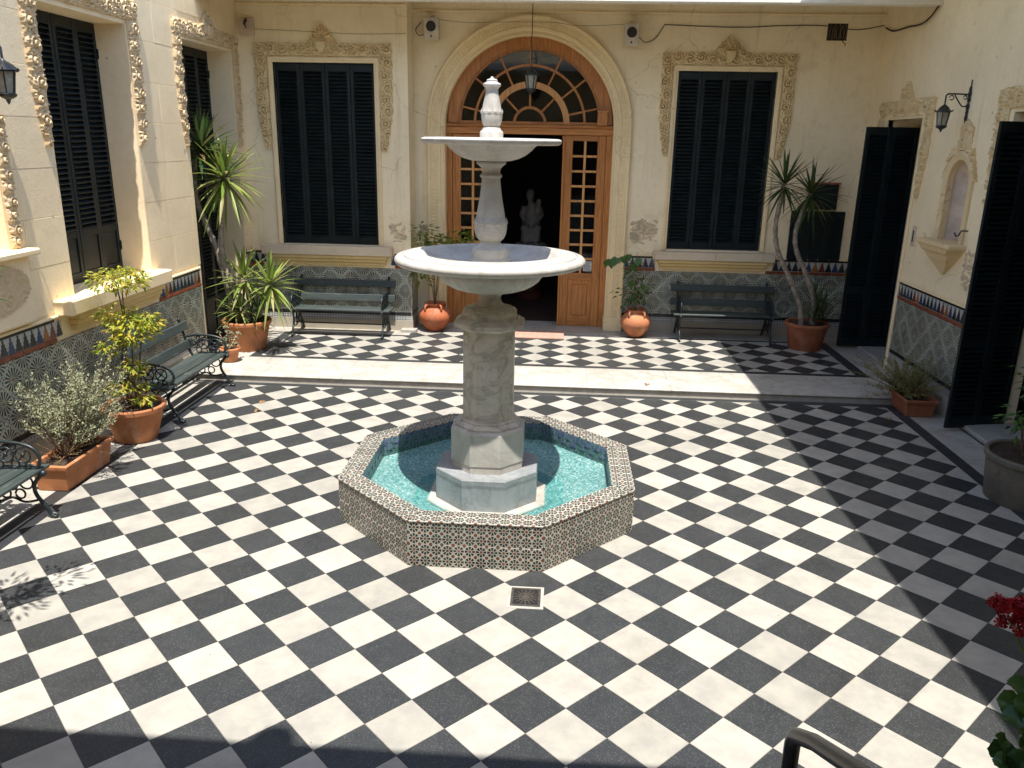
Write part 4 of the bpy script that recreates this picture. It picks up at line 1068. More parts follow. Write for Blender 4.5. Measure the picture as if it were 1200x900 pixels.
# ================================================================== FOUNTAIN
FX, FY = -0.03, 1.978
ft = thing('fountain', 'tiered white marble fountain in octagonal basin of patterned tiles', 'fountain', (FX, FY, 0))
C8 = math.cos(PI/8); T8 = math.tan(PI/8)
BA, BI, BH = 1.168, 1.012, 0.352               # basin apothems and height of the core
bc = (-0.012, FY, 0)
mb = MB(); n = 8; ro, ri = (BA-0.002)/C8, BI/C8
mb.lathe([(ro, 0.001), (ro, BH), (ri+0.004, BH), (ri+0.004, 0.03), (0.3, 0.029)], bc, 8, PI/8, cap=False)
basin = mb.build('basin', 'grout', ft)
sidel = 2*BA*T8
for k in range(8):
    a = k*PI/4-PI/2; N = Vector((math.cos(a), math.sin(a), 0)); U = Vector((-math.sin(a), math.cos(a), 0))
    fr = Fr(Vector(bc)+N*BA, U, N); nt_ = 6; w = sidel/nt_; hh = BH/2
    for i in range(nt_):
        for j in range(2):
            b = uv_tile(w-0.0014, hh-0.0014, 0.008, 0.0014)
            q = MB(); q.f = b.f; q.uvs = b.uvs; q.v = [tuple(fr.U*x+fr.N*h+Vector((0, 0, z))) for x, h, z in b.v]
            key = ('bt', k)
            if key not in DCACHE: DCACHE[key] = q.mesh('basin_tile', recalc=False)
            place('basin_tile', DCACHE[key], 'basin_tile', basin, fr(-sidel/2+i*w, 0.002+j*hh, rng.uniform(-.0008, .0008)))
    # rim: two courses of half tiles, mitred at the corners
    for j in range(2):
        d0 = BI-0.008+j*0.0885; d1 = d0+(0.087 if j == 0 else 0.0895)
        for i in range(nt_):
            p0, p1 = -sidel/2+i*w+0.0008, -sidel/2+(i+1)*w-0.0008
            P = []
            for (u, d) in ((p0, d0), (p1, d0), (p1, d1), (p0, d1)): P.append((max(-d*T8, min(d*T8, u)), d))
            if abs(P[1][0]-P[0][0]) < 0.004 and abs(P[2][0]-P[3][0]) < 0.004: continue
            q = MB(); z0, z1 = BH+0.0005, BH+0.0095+rng.uniform(-.0006, .0006); cc = 0.0012
            cx = sum(p[0] for p in P)/4; cy = sum(p[1] for p in P)/4
            def W3(u, d, z): v = Vector(bc)+U*u+N*d; return (v.x, v.y, z)
            vs = [W3(u, d, z0) for u, d in P]+[W3(u, d, z1-cc) for u, d in P]+[W3(u+(cx-u)*0.018, d+(cy-d)*0.03, z1) for u, d in P]
            q.v = vs; q.f = [(s_*4+m, s_*4+(m+1) % 4, s_*4+4+(m+1) % 4, s_*4+4+m) for s_ in range(2) for m in range(4)]+[(8, 9, 10, 11)]
            loc = P*3; q.uvs = [((loc[m][0])/0.164+0.5, (loc[m][1]-d0)/0.176) for f_ in q.f for m in f_]
            q.build('rim_tile', 'basin_tile', basin, W3(cx, cy, z0), recalc=False)
    # inner lining, with a blue course and stepped blocks under it
    fi = Fr(Vector(bc)+N*BI, U, -N); il = 2*BI*T8
    mb = MB(); fi.box(mb, -il/2, il/2, 0.03, BH-0.002, -0.003, 0.006); mb.build('inner_lining', 'pool_wall', basin)
    mb = MB(); fi.box(mb, -il/2, il/2, BH-0.062, BH-0.001, 0.0055, 0.010, 0.001); mb.build('blue_course', 'pool_edge', basin)
    for i in range(7):
        c_ = -il/2+(i+0.5)*il/7; mb = MB(); fi.box(mb, c_-0.032, c_+0.032, BH-0.115, BH-0.0625, 0.0055, 0.0095, 0.001); mb.build('blue_block', 'pool_edge', basin)
mb = MB(); mb.lathe([(BI/C8-0.004, 0.031), (BI/C8-0.004, 0.185), (BI/C8-0.05, 0.170), (0.80/C8, 0.115), (0.62/C8, 0.072), (0.50/C8, 0.052), (0.30, 0.048), (0.30, 0.031)], bc, 8, PI/8, cap=False); mb.build('basin_floor', 'pool_floor', ft)
mb = MB(); mb.lathe([((0.70)/C8, 0.0745), (0.25, 0.0745)], bc, 8, PI/8, cap=False); mb.build('water', 'water', ft)
def octa(prof): return [(a/C8, z) for a, z in prof]
c0 = (FX, FY, 0)
def oct_part(name, mat, prof, parent=ft, smooth=None):
    mb = MB(); mb.lathe(octa(prof), c0, 8, PI/8); return mb.build(name, mat, parent, smooth=smooth)
oct_part('footing', 'stepmarble', [(0.495, 0.033), (0.495, 0.066), (0.482, 0.078), (0.42, 0.082)])
oct_part('lower_block', 'greymarble', [(0.418, 0.080), (0.418, 0.345), (0.412, 0.353), (0.30, 0.354)])
oct_part('upper_block', 'fountain', [(0.292, 0.353), (0.292, 0.400), (0.298, 0.42), (0.298, 0.69), (0.285, 0.705), (0.20, 0.708)])
sh = oct_part('shaft', 'shaft', [(0.262, 0.706), (0.262, 0.722), (0.248, 0.730), (0.236, 0.738), (0.222, 0.744), (0.222, 0.756), (0.204, 0.764), (0.2035, 1.512), (0.222, 1.513), (0.226, 1.522), (0.256, 1.538), (0.272, 1.540), (0.278, 1.546), (0.278, 1.572), (0.273, 1.578), (0.232, 1.606), (0.216, 1.608), (0.214, 1.616), (0.214, 1.654), (0.208, 1.660), (0.19, 1.676)])
mb = MB(); mb.lathe([(0.19, 1.674), (0.19, 1.684), (0.14, 1.694), (0.105, 1.715), (0.088, 1.745), (0.088, 1.775), (0.105, 1.795), (0.12, 1.806), (0.10, 1.812)], c0, 36); mb.build('neck', 'shaft', ft, smooth=40)
# lower bowl: gadrooned underside and a broad rolled rim
def gad(r, z, a, i):
    return r*(1+0.035*abs(math.sin(a*12))) if 3 <= i <= 10 else r
NB = 192
prof = [(0.09, 1.806), (0.13, 1.808), (0.17, 1.813), (0.23, 1.826), (0.29, 1.846), (0.335, 1.870), (0.372, 1.90), (0.398, 1.935), (0.41, 1.965), (0.41, 1.990), (0.405, 2.004), (0.40, 2.008), (0.40, 2.015), (0.52, 2.022), (0.655, 2.024), (0.70, 2.024), (0.728, 2.032), (0.744, 2.046), (0.750, 2.062), (0.746, 2.078), (0.732, 2.092), (0.712, 2.100), (0.690, 2.104), (0.686, 2.094), (0.678, 2.094), (0.674, 2.106), (0.62, 2.112), (0.545, 2.118), (0.525, 2.116), (0.505, 2.100), (0.46, 2.062), (0.36, 2.028), (0.2, 2.016), (0.06, 2.014)]
mb = MB(); mb.lathe(prof, c0, NB, 0, gad); mb.build('lower_bowl', 'fountain', ft, smooth=40)
mb = MB(); mb.lathe([(0.165, 2.013), (0.165, 2.070), (0.158, 2.076), (0.146, 2.080), (0.146, 2.135), (0.14, 2.150), (0.115, 2.165), (0.088, 2.182), (0.078, 2.198), (0.084, 2.206)], c0, 40); mb.build('baluster_foot', 'fountain', ft, smooth=35)
def bal(r, z, a, i):
    return r*(1+0.03*max(0, math.cos(a*10))**2) if 2 <= i <= 8 else r
mb = MB(); mb.lathe([(0.076, 2.204), (0.086, 2.21), (0.102, 2.228), (0.116, 2.258), (0.123, 2.292), (0.1245, 2.325), (0.1235, 2.352), (0.122, 2.362), (0.119, 2.372), (0.1155, 2.378), (0.111, 2.40), (0.103, 2.445), (0.093, 2.50), (0.084, 2.555), (0.077, 2.61), (0.072, 2.66), (0.071, 2.684), (0.082, 2.690), (0.086, 2.700), (0.082, 2.711), (0.070, 2.716), (0.070, 2.742), (0.078, 2.762), (0.096, 2.778), (0.112, 2.788), (0.114, 2.803), (0.10, 2.812)], c0, 80, 0, bal)
bl = mb.build('baluster', 'fountain', ft, smooth=35)
def leaf_ring(z0, z1, r0, r1, n, parent, out=0.006):
    mb = MB()
    for k in range(n):
        a = 2*PI*k/n; w = PI/n*0.98
        P = [(-w, z0, r0), (w, z0, r0), (w*0.95, z0+(z1-z0)*0.45, (r0+r1)/2+out*0.4), (0, z1, r1+out*0.3), (-w*0.95, z0+(z1-z0)*0.45, (r0+r1)/2+out*0.4), (0, z0+(z1-z0)*0.35, (r0+r1)/2+out)]
        v = [(FX+r*math.cos(a+t_), FY+r*math.sin(a+t_), z) for t_, z, r in P]
        mb.add(v, [(0, 1, 5), (1, 2, 5), (2, 3, 5), (3, 4, 5), (4, 0, 5)])
    return mb.build('leaf_collar', 'fountain', parent)
leaf_ring(2.325, 2.395, 0.1275, 0.118, 12, bl, 0.013)
prof = [(0.10, 2.808), (0.15, 2.812), (0.21, 2.828), (0.26, 2.852), (0.305, 2.886), (0.335, 2.918), (0.345, 2.926), (0.46, 2.928), (0.505, 2.930), (0.522, 2.938), (0.531, 2.950), (0.531, 2.962), (0.522, 2.972), (0.505, 2.976), (0.43, 2.978), (0.40, 2.970), (0.34, 2.945), (0.2, 2.925), (0.05, 2.92)]
mb = MB(); mb.lathe(prof, c0, 96); mb.build('upper_bowl', 'fountain', ft, smooth=40)
mb = MB(); mb.lathe([(0.088, 2.92), (0.088, 3.018), (0.083, 3.026), (0.072, 3.034), (0.066, 3.050), (0.050, 3.060)], c0, 24, PI/24); mb.build('finial_foot', 'fountain', ft, smooth=35)
mb = MB(); mb.lathe([(0.05, 3.056), (0.060, 3.064), (0.072, 3.09), (0.0775, 3.12), (0.0785, 3.15), (0.0765, 3.168), (0.0725, 3.178), (0.067, 3.21), (0.056, 3.26), (0.048, 3.295), (0.046, 3.315), (0.050, 3.330), (0.060, 3.340), (0.066, 3.346), (0.067, 3.356), (0.062, 3.364), (0.045, 3.370), (0.040, 3.376), (0.042, 3.384), (0.034, 3.392), (0.014, 3.397), (0.010, 3.407), (0.004, 3.412)], c0, 40, 0, lambda r, z, a, i: r*(1+0.03*max(0, math.cos(a*9))**2) if 1 <= i <= 4 else r)
fin = mb.build('finial', 'fountain', ft, smooth=35)
leaf_ring(3.148, 3.19, 0.081, 0.0735, 11, fin, 0.009)
# drain
dr = thing('drain_grate', 'small square cast floor drain set in the checkered tiles', 'drain', (0.367, 0.45, 0))
MB().box((0.245, 0.315, -0.004), (0.489, 0.585, 0.004), 0.001).build('surround', 'stepmarble', dr)
mb = MB(); x0, x1, y0, y1 = 0.266, 0.468, 0.338, 0.562
for (a, b, c, d) in ((x0, x1, y0, y0+.018), (x0, x1, y1-.018, y1), (x0, x0+.018, y0+.018, y1-.018), (x1-.018, x1, y0+.018, y1-.018)): mb.box((a, c, 0.004), (b, d, 0.0085), 0.001)
gr = mb.build('frame', 'castiron', dr)
MB().box((x0+.018, y0+.018, 0.0042), (x1-.018, y1-.018, 0.0052)).build('well', 'black', dr)
cx, cy = (x0+x1)/2, (y0+y1)/2
for k in range(8):
    a = PI*k/8; l = 0.085
    q = MB().box((-l, -0.004, 0.0052), (l, 0.004, 0.0078)); q.map(lambda x, y, z: (cx+x*math.cos(a)-y*math.sin(a), cy+x*math.sin(a)*1.08+y*math.cos(a), z+0.0002*k*0.1)); q.build('bar', 'castiron', gr)
q = MB(); q.lathe([(0.05, 0.0052), (0.05, 0.0081), (0.042, 0.0081), (0.042, 0.0052)], (cx, cy, 0), 20, cap=False); q.build('ring', 'castiron', gr)

# ================================================================== BENCHES
def scroll(cy_, cz, r0, r1, a0, a1, n=14):
    return [(0, cy_+(r0+(r1-r0)*i/n)*math.cos(R(a0+(a1-a0)*i/n)), cz+(r0+(r1-r0)*i/n)*math.sin(R(a0+(a1-a0)*i/n))) for i in range(n+1)]
def smooth_path(pts, n=5):
    P = [Vector(p) for p in pts]; out = []
    for i in range(len(P)-1):
        a, b, c, d = P[max(i-1, 0)], P[i], P[i+1], P[min(i+2, len(P)-1)]
        for k in range(n):
            t = k/n; out.append(0.5*((2*b)+(c-a)*t+(2*a-5*b+4*c-d)*t*t+(3*b-a-3*c+d)*t**3))
    out.append(P[-1]); return out
def make_bench():
    b = thing('bench', '', 'bench')
    L = 1.58
    for x in (-0.68, 0.68):
        mb = MB()
        def tb(pts, r): mb.tube([(x+p[0], p[1], p[2]) for p in pts], r, 7)
        tb(smooth_path([(0, -0.34, 0.012), (0, -0.30, 0.03), (0, -0.265, 0.10), (0, -0.20, 0.20), (0, -0.20, 0.29), (0, -0.27, 0.375)]), 0.016)   # front leg
        tb(smooth_path([(0, 0.30, 0.012), (0, 0.265, 0.04), (0, 0.20, 0.14), (0, 0.13, 0.24), (0, 0.12, 0.34), (0, 0.17, 0.42), (0, 0.215, 0.56), (0, 0.275, 0.80)]), 0.016)  # back leg and upright
        tb(scroll(-0.335, 0.022, 0.014, 0.014, 0, 340), 0.010); tb(scroll(0.30, 0.022, 0.014, 0.014, 0, 340), 0.010)
        tb(smooth_path([(0, -0.27, 0.38), (0, -0.05, 0.375), (0, 0.14, 0.365)]), 0.015)                                    # seat rail
        tb(smooth_path([(0, 0.235, 0.60), (0, 0.10, 0.635), (0, -0.08, 0.635), (0, -0.22, 0.60), (0, -0.275, 0.52), (0, -0.25, 0.43), (0, -0.20, 0.41)]), 0.014)  # arm
        tb(scroll(-0.175, 0.44, 0.035, 0.012, -140, 330), 0.009)
        for (cy_, cz, r) in ((-0.14, 0.53, 0.062), (0.00, 0.53, 0.062), (0.12, 0.52, 0.048), (-0.07, 0.455, 0.032), (0.06, 0.45, 0.032), (-0.07, 0.60, 0.022), (0.06, 0.60, 0.022)): tb(scroll(cy_, cz, r, r, 0, 350, 16), 0.0075)
        for (cy_, cz) in ((-0.14, 0.53), (0.0, 0.53), (0.12, 0.52)): mb.sphere((x, cy_, cz), 0.020, 8, 5, (0.6, 1, 1))
        for k in range(4): tb([(0, -0.14+0.055*math.cos(k*PI/2+.7), 0.53+0.055*math.sin(k*PI/2+.7)), (0, -0.14, 0.53)], 0.006); tb([(0, 0.055*math.cos(k*PI/2+.7), 0.53+0.055*math.sin(k*PI/2+.7)), (0, 0, 0.53)], 0.006)
        for (cy_, cz, r) in ((-0.13, 0.30, 0.055), (0.0, 0.29, 0.06), (-0.07, 0.20, 0.04), (0.05, 0.20, 0.04)): tb(scroll(cy_, cz, r, r, 0, 350, 16), 0.008)
        tb(smooth_path([(0, -0.235, 0.16), (0, -0.10, 0.13), (0, 0.0, 0.165), (0, 0.10, 0.13), (0, 0.185, 0.16)]), 0.010)
        mb.sphere((x, -0.285, 0.385), 0.026, 10, 7); mb.sphere((x, 0.28, 0.815), 0.022, 8, 6)
        mb.tube([(x, 0.27, 0.80), (x, 0.285, 0.86)], [0.014, 0.004], 6)
        mb.build('iron_end', 'iron', b, smooth=60)
    for (y0, y1, z, tl) in ((-0.275, -0.165, 0.404, 0.10), (-0.145, -0.035, 0.398, 0.0), (-0.015, 0.10, 0.390, -0.04)):
        q = MB().box((-L/2, -(y1-y0)/2, -0.014), (L/2, (y1-y0)/2, 0.014), 0.005)
        q.map(lambda X, Y, Z: (X, (y0+y1)/2+Y, z+Z-Y*tl)); q.build('seat_slat', 'bench_slat', b)
    for (z0, z1) in ((0.475, 0.575), (0.685, 0.785)):
        zc = (z0+z1)/2; yc = 0.185+(zc-0.42)*0.27-0.028
        q = MB().box((-L/2, -0.012, -0.05), (L/2, 0.012, 0.05), 0.005); q.map(lambda X, Y, Z: (X, yc+Y+Z*0.26, zc+Z)); q.build('back_slat', 'bench_slat', b)
    mb = MB(); mb.tube([(-0.68, 0.10, 0.13), (0.68, 0.10, 0.13)], 0.010, 6); mb.build('tie_rod', 'iron', b)
    return b
def copy_tree(o, parent=None):
    c = o.copy(); COL.objects.link(c); WO[c.name] = WO[o.name]
    if parent is not None: c.parent = parent
    for ch in list(o.children): copy_tree(ch, c)
    return c
b0 = make_bench()
BS = [((-2.77, 7.50, ZT+0.004), 0, 'sunlit green slat bench with iron ends under the back wall window'),
      ((3.05, 7.96, ZT), 0, 'green slat bench half in shadow between clay jar and yucca pot'),
      ((-3.78, 4.24, 0.0), 90, 'weathered green slat bench with iron ends against patterned tile dado behind nandina'),
      ((-3.77, 0.60, 0.0), 90, 'green slat bench beside the long rectangular planter with grey shrub')]
for i, (loc, rz, lab) in enumerate(BS):
    o = b0 if i == 0 else copy_tree(b0)
    o.location = loc; o.rotation_euler = (0, 0, R(rz)); o['label'] = lab; o['group'] = 'slat benches with iron ends'
# ================================================================== LAMPS, SPEAKERS, CABLES
def lantern(parent, c, s=1.0, mat='iron', cage=True):
    """six-sided lantern hanging from point c (its top)"""
    x, y, z = c
    mb = MB(); mb.lathe([(0.008*s, 0), (0.012*s, -0.02*s), (0.03*s, -0.035*s), (0.06*s, -0.06*s), (0.082*s, -0.095*s), (0.105*s, -0.105*s), (0.108*s, -0.118*s), (0.085*s, -0.122*s)], (x, y, z), 12); mb.build('cap', mat, parent, smooth=40)
    mb = MB()
    for k in range(6):
        a = k*PI/3; mb.tube([(x+0.088*s*math.cos(a), y+0.088*s*math.sin(a), z-0.118*s), (x+0.060*s*math.cos(a), y+0.060*s*math.sin(a), z-0.30*s)], 0.0065*s, 5)
        mb.tube([(x+0.10*s*math.cos(a), y+0.10*s*math.sin(a), z-0.11*s), (x+0.122*s*math.cos(a), y+0.122*s*math.sin(a), z-0.105*s), (x+0.125*s*math.cos(a), y+0.125*s*math.sin(a), z-0.09*s)], 0.006*s, 5)
    mb.lathe([(0.064*s, -0.292*s), (0.074*s, -0.30*s), (0.066*s, -0.318*s), (0.04*s, -0.335*s), (0.02*s, -0.345*s), (0.016*s, -0.36*s), (0.003*s, -0.385*s)], (x, y, z), 12)
    mb.build('frame', mat, parent, smooth=50)
    mb = MB(); mb.lathe([(0.080*s, -0.122*s), (0.056*s, -0.296*s)], (x, y, z), 6, cap=False); mb.build('glass', 'lampglass', parent)
hl = thing('hanging_lantern', 'dark iron lantern hanging by a cable before the fanlight', 'lantern', (0.028, 7.6, 3.96))
lantern(hl, (0.028, 7.6, 3.965), 1.02)
mb = MB(); mb.tube([(0.028, 7.6, 3.955), (0.03, 7.6, 4.25), (0.015, 7.6, 4.30), (0.03, 7.6, 4.36), (0.028, 7.6, 5.03)], 0.007, 6); mb.build('cable', 'cable', hl)
wl_ = thing('wall_lantern', 'iron wall lantern on scrolled bracket above the arched niche', 'lantern', RW(5.41, 3.4, 0))
mb = MB()
def rt(pts, r): mb.tube([RW(*p) for p in pts], r, 7)
def ribbon(u):
    for z, w in ((3.26, 0.012), (3.30, 0.03), (3.36, 0.022), (3.42, 0.034), (3.50, 0.030), (3.55, 0.036), (3.60, 0.018)): mb.sphere(RW(u, z, 0.012), 0.04, 8, 6, (0.35, w/0.04, 1.0))
ribbon(5.41); rt([(5.41, 3.62, 0.01), (5.41, 3.70, 0.01)], 0.006)
mb.build('wall_plate', 'iron', wl_, smooth=60)
mb = MB(); rt([(5.41, 3.545, 0.01), (5.41, 3.55, 0.14), (5.41, 3.55, 0.245)], 0.009)
rt(smooth_path([(5.41, 3.43, 0.02), (5.41, 3.42, 0.07), (5.41, 3.47, 0.12), (5.41, 3.54, 0.17)]), 0.007)
rt([(5.41, 3.51+0.024*math.sin(a), 0.20+0.024*math.cos(a)) for a in [i*0.5 for i in range(12)]], 0.006); rt([(5.41, 3.515+0.018*math.sin(a), 0.055+0.018*math.cos(a)) for a in [i*0.5 for i in range(12)]], 0.006)
rt(smooth_path([(5.41, 3.55, 0.23), (5.41, 3.535, 0.26), (5.41, 3.50, 0.262), (5.41, 3.45, 0.262)]), 0.009)
mb.build('bracket', 'iron', wl_, smooth=60); lantern(wl_, RW(5.41, 3.455, 0.262), 0.82)
ll = thing('wall_lantern', 'iron wall lantern with pale hood beside the carved window', 'lantern', LW(2.0, 3.4, 0))
mb = MB(); mb.tube([LW(2.12, 3.62, 0), LW(2.12, 3.62, 0.30), LW(2.12, 3.58, 0.33), LW(2.12, 3.50, 0.33)], 0.010, 7); LW.box(mb, 2.07, 2.17, 3.48, 3.74, -0.002, 0.016, 0.004); mb.build('bracket', 'iron', ll, smooth=50)
lantern(ll, LW(2.12, 3.515, 0.33), 0.92)
mb = MB(); mb.lathe([(0.112, -0.10), (0.06, -0.05), (0.02, -0.03)], LW(2.12, 3.515, 0.33), 12, cap=False); mb.build('hood', 'steel', ll, smooth=50)
def speaker(name, label, fr, u, v, tilt):
    t = thing(name, label, 'speaker', fr(u, v, 0), 'wall speakers flanking the arch')
    q = MB(); w, h, d = 0.105, 0.145, 0.17
    q.box((-w, -d, -h), (w, 0, h), 0.012); rot = Matrix.Rotation(tilt, 3, 'X')
    def tf(x, y, z):
        p = rot @ Vector((x, y, z)); return (fr.b.x+u+p.x, fr.b.y-0.10+p.y, v+p.z)
    q.map(tf); q.build('case', 'speaker', t)
    q = MB(); n = 28
    q.lathe([(0.072, 0.0), (0.072, 0.006), (0.060, 0.010), (0.02, 0.007), (0.004, 0.007)], (0, 0, 0), n); q.map(lambda x, y, z: tf(x, -d-z, y+0.03)); q.build('cone', 'grille', t, smooth=40)
    q = MB(); q.lathe([(0.080, 0.0), (0.080, 0.008), (0.072, 0.010), (0.071, 0.0)], (0, 0, 0), n, cap=False); q.map(lambda x, y, z: tf(x, -d-z, y+0.03)); q.build('ring', 'speaker', t, smooth=40)
    q = MB(); q.lathe([(0.014, 0.0), (0.014, 0.005), (0.004, 0.006)], (0, 0, 0), 10); q.map(lambda x, y, z: tf(x, -d-z, y-0.10)); q.build('port', 'black', t)
    q = MB(); q.box((-0.03, -0.06, h-0.005), (0.03, 0.02, h+0.02), 0.004); q.map(tf); q.tube([tf(0, -0.02, h+0.012), fr(u, v+h+0.03, -0.002)], 0.018, 8); q.build('bracket', 'speaker', t)
speaker('wall_speaker', 'cream wall speaker nearer the sunlit bench side of the arch', BR, -1.44, 4.50, R(6))
speaker('wall_speaker', 'cream wall speaker on the shaded bench side of the arch', BR, 1.42, 4.45, R(6))
gv = thing('vent_grille', 'square dark vent hole with broken mesh high on the wall', 'vent', BR(4.34, 4.53, 0))
mb = MB(); BR.box(mb, 4.20, 4.48, 4.415, 4.64, -0.004, 0.004); mb.build('hole', 'black', gv)
for k in range(9):
    mb = MB(); u = 4.215+0.03*k; mb.tube([BR(u, 4.415+rng.uniform(0, .03), 0.008), BR(u+rng.uniform(-.02, .02), 4.52, 0.012+rng.uniform(0, .01)), BR(u+rng.uniform(-.02, .02), 4.64-rng.uniform(0, .04), 0.008)], 0.003, 4); mb.build('wire', 'dry', gv)
mb = MB(); mb.tube([BR(4.42, 4.42, 0.01), BR(4.43, 4.39, 0.03), BR(4.47, 4.37, 0.02), BR(4.46, 4.34, 0.02)], 0.006, 5); mb.build('loose_wire', 'cable', gv)
fl = thing('flood_light', 'pale floodlight box high in the corner above carved frame', 'lamp', BL(-4.05, 4.45, 0))
mb = MB(); BL.box(mb, -4.14, -3.93, 4.33, 4.56, 0.0, 0.05, 0.006); mb.build('plate', 'nichegrey', fl); mb = MB(); mb.tube([BL(-4.03, 4.54, 0.04), BL(-4.04, 4.48, 0.10), BL(-4.03, 4.42, 0.06)], [0.02, 0.016, 0.004], 6); mb.build('clip', 'black', fl)
def cable(label, pts, r=0.0055, name='cable'):
    P = smooth_path(pts, 6); o = MB().tube(P, r, 5).build(name, 'cable', None, tuple(P[0]), smooth=60); return tag(o, label, 'cable')
cable('thin cable sagging along the wall above the left carved frame', [BL(-3.95, 4.42, 0.01), BL(-3.3, 4.40, 0.008), BL(-2.5, 4.37, 0.008), BL(-1.76, 4.38, 0.008)], 0.0022)
cable('cable looping from the eave to the speaker nearer the sunlit bench', [BR(-1.62, 4.60, 0.01), BR(-1.70, 4.50, 0.03), BR(-1.66, 4.42, 0.04), BR(-1.56, 4.43, 0.05)], 0.006)
cable('slack cable over the keystone between the two speakers', [BR(-1.44, 4.64, 0.02), BR(-0.9, 4.585, 0.10), BR(-0.45, 4.60, 0.105), BR(0.3, 4.60, 0.105), BR(0.7, 4.56, 0.10), BR(1.40, 4.60, 0.02)], 0.0028)
cable('cable hanging in a loop beside the speaker on the shaded side', [BR(1.54, 4.42, 0.09), BR(1.64, 4.36, 0.03), BR(1.78, 4.42, 0.012), BR(1.90, 4.60, 0.012)], 0.006)
cable('long cable pinned along the wall top toward the vent', [BR(1.9, 4.60, 0.01), BR(2.9, 4.575, 0.01), BR(3.5, 4.60, 0.01), BR(4.1, 4.61, 0.012), BR(4.6, 4.56, 0.012), BR(4.98, 4.62, 0.01)], 0.006)
cable('dark cable bundle drooping from the eave corner onto the side wall', [RW(8.2, 4.58, 0.03), RW(7.9, 4.50, 0.02), RW(7.4, 4.49, 0.02), RW(7.0, 4.47, 0.03), RW(6.7, 4.52, 0.04), RW(6.5, 4.63, 0.04)], 0.011)

# ================================================================== STATUE IN THE HALL
stt = thing('statue', 'pale marble statue of a seated figure glimpsed in the dark hall', 'statue', (-0.04, 11.0, ZT))
mb = MB(); X, Y, Z = -0.04, 11.0, 1.14
mb.sphere((X, Y+.02, Z+0.30), 0.19, 14, 10, (1, 0.85, 1.1)); mb.sphere((X+0.01, Y, Z+0.52), 0.145, 14, 10, (1, 0.8, 1.5)); mb.sphere((X-0.03, Y-0.03, Z+0.86), 0.088, 14, 10, (0.9, 1, 1.15)); mb.sphere((X-0.03, Y+0.03, Z+0.89), 0.088, 12, 8)
mb.tube([(X-0.02, Y, Z+0.68), (X-0.03, Y-0.01, Z+0.80)], 0.05, 10)
for s_ in (-1, 1):
    mb.tube([(X+s_*0.14, Y, Z+0.66), (X+s_*0.19, Y-0.03, Z+0.50), (X+s_*0.13, Y-0.16, Z+0.40)], [0.055, 0.048, 0.036], 10)
    mb.tube([(X+s_*0.10, Y, Z+0.28), (X+s_*0.11, Y-0.24, Z+0.28), (X+s_*0.10, Y-0.22, Z+0.02)], [0.10, 0.085, 0.06], 10)
    mb.sphere((X+s_*0.10, Y-0.27, Z+0.02), 0.05, 8, 6, (0.9, 1.5, 0.7))
mb.sphere((X+0.12, Y-0.10, Z+0.60), 0.075, 10, 8, (1, 1, 1.5)); mb.sphere((X+0.13, Y-0.10, Z+0.755), 0.058, 10, 8)
mb.tube([(X, Y-0.1, Z+0.02), (X, Y-0.1, Z+0.28)], [0.20, 0.17], 16)
body = mb.build('figure', 'statue', stt)
rm = body.modifiers.new('remesh', 'REMESH'); rm.mode = 'VOXEL'; rm.voxel_size = 0.016; rm.use_smooth_shade = True
sm = body.modifiers.new('smooth', 'SMOOTH'); sm.iterations = 3
mb = MB(); mb.lathe([(0.27, 1.06), (0.30, 1.07), (0.30, 1.11), (0.26, 1.145)], (X, Y-.08, 0), 28); mb.build('base', 'statue', stt, smooth=40)
mb = MB(); mb.lathe([(0.26, ZT+0.008), (0.26, 0.2), (0.20, 0.24), (0.20, 0.98), (0.25, 1.02), (0.25, 1.062)], (X, Y-.08, 0), 20); mb.build('pedestal', 'redwood', stt, smooth=40)
dm_ = tag(MB().box((-0.42, 7.53, ZT+0.001), (0.62, 7.98, ZT+0.026), 0.006).build('door_mat', 'mat', None, (0.1, 7.75, ZT)), 'faded reddish mat before the open entrance door', 'mat')

# ================================================================== PLANTS
def pot_prof(r0, r1, h, rim=0.03, t=0.025):
    return [(r0, 0), (r0+0.004, 0.006), (r0+(r1-r0)*0.82, h*0.82), (r1-0.008, h-rim*1.7), (r1+0.012, h-rim*1.6), (r1+0.016, h-rim*0.4), (r1+0.008, h), (r1-t*0.6, h), (r1-t, h-0.01), (r1-t*1.1, h*0.86)]
def pot(parent, c, r0, r1, h, mat, n=40, soil=True):
    mb = MB(); mb.lathe(pot_prof(r0, r1, h), c, n); p = mb.build('pot', mat, parent, smooth=35)
    if soil:
        mb = MB(); r = r1-0.03; zz = h*0.90; v = [(c[0], c[1], c[2]+zz+0.02)]; f = []
        for k in range(3):
            for j in range(24):
                a = 2*PI*j/24; q = r*(k+1)/3; v.append((c[0]+q*math.cos(a), c[1]+q*math.sin(a), c[2]+zz+rng.uniform(-.008, .012)))
        for j in range(24): f.append((0, 1+j, 1+(j+1) % 24))
        for k in range(2):
            for j in range(24): f.append((1+k*24+j, 1+(k+1)*24+j, 1+(k+1)*24+(j+1) % 24, 1+k*24+(j+1) % 24))
        mb.add(v, f).build('soil', 'soil', parent)
    return p
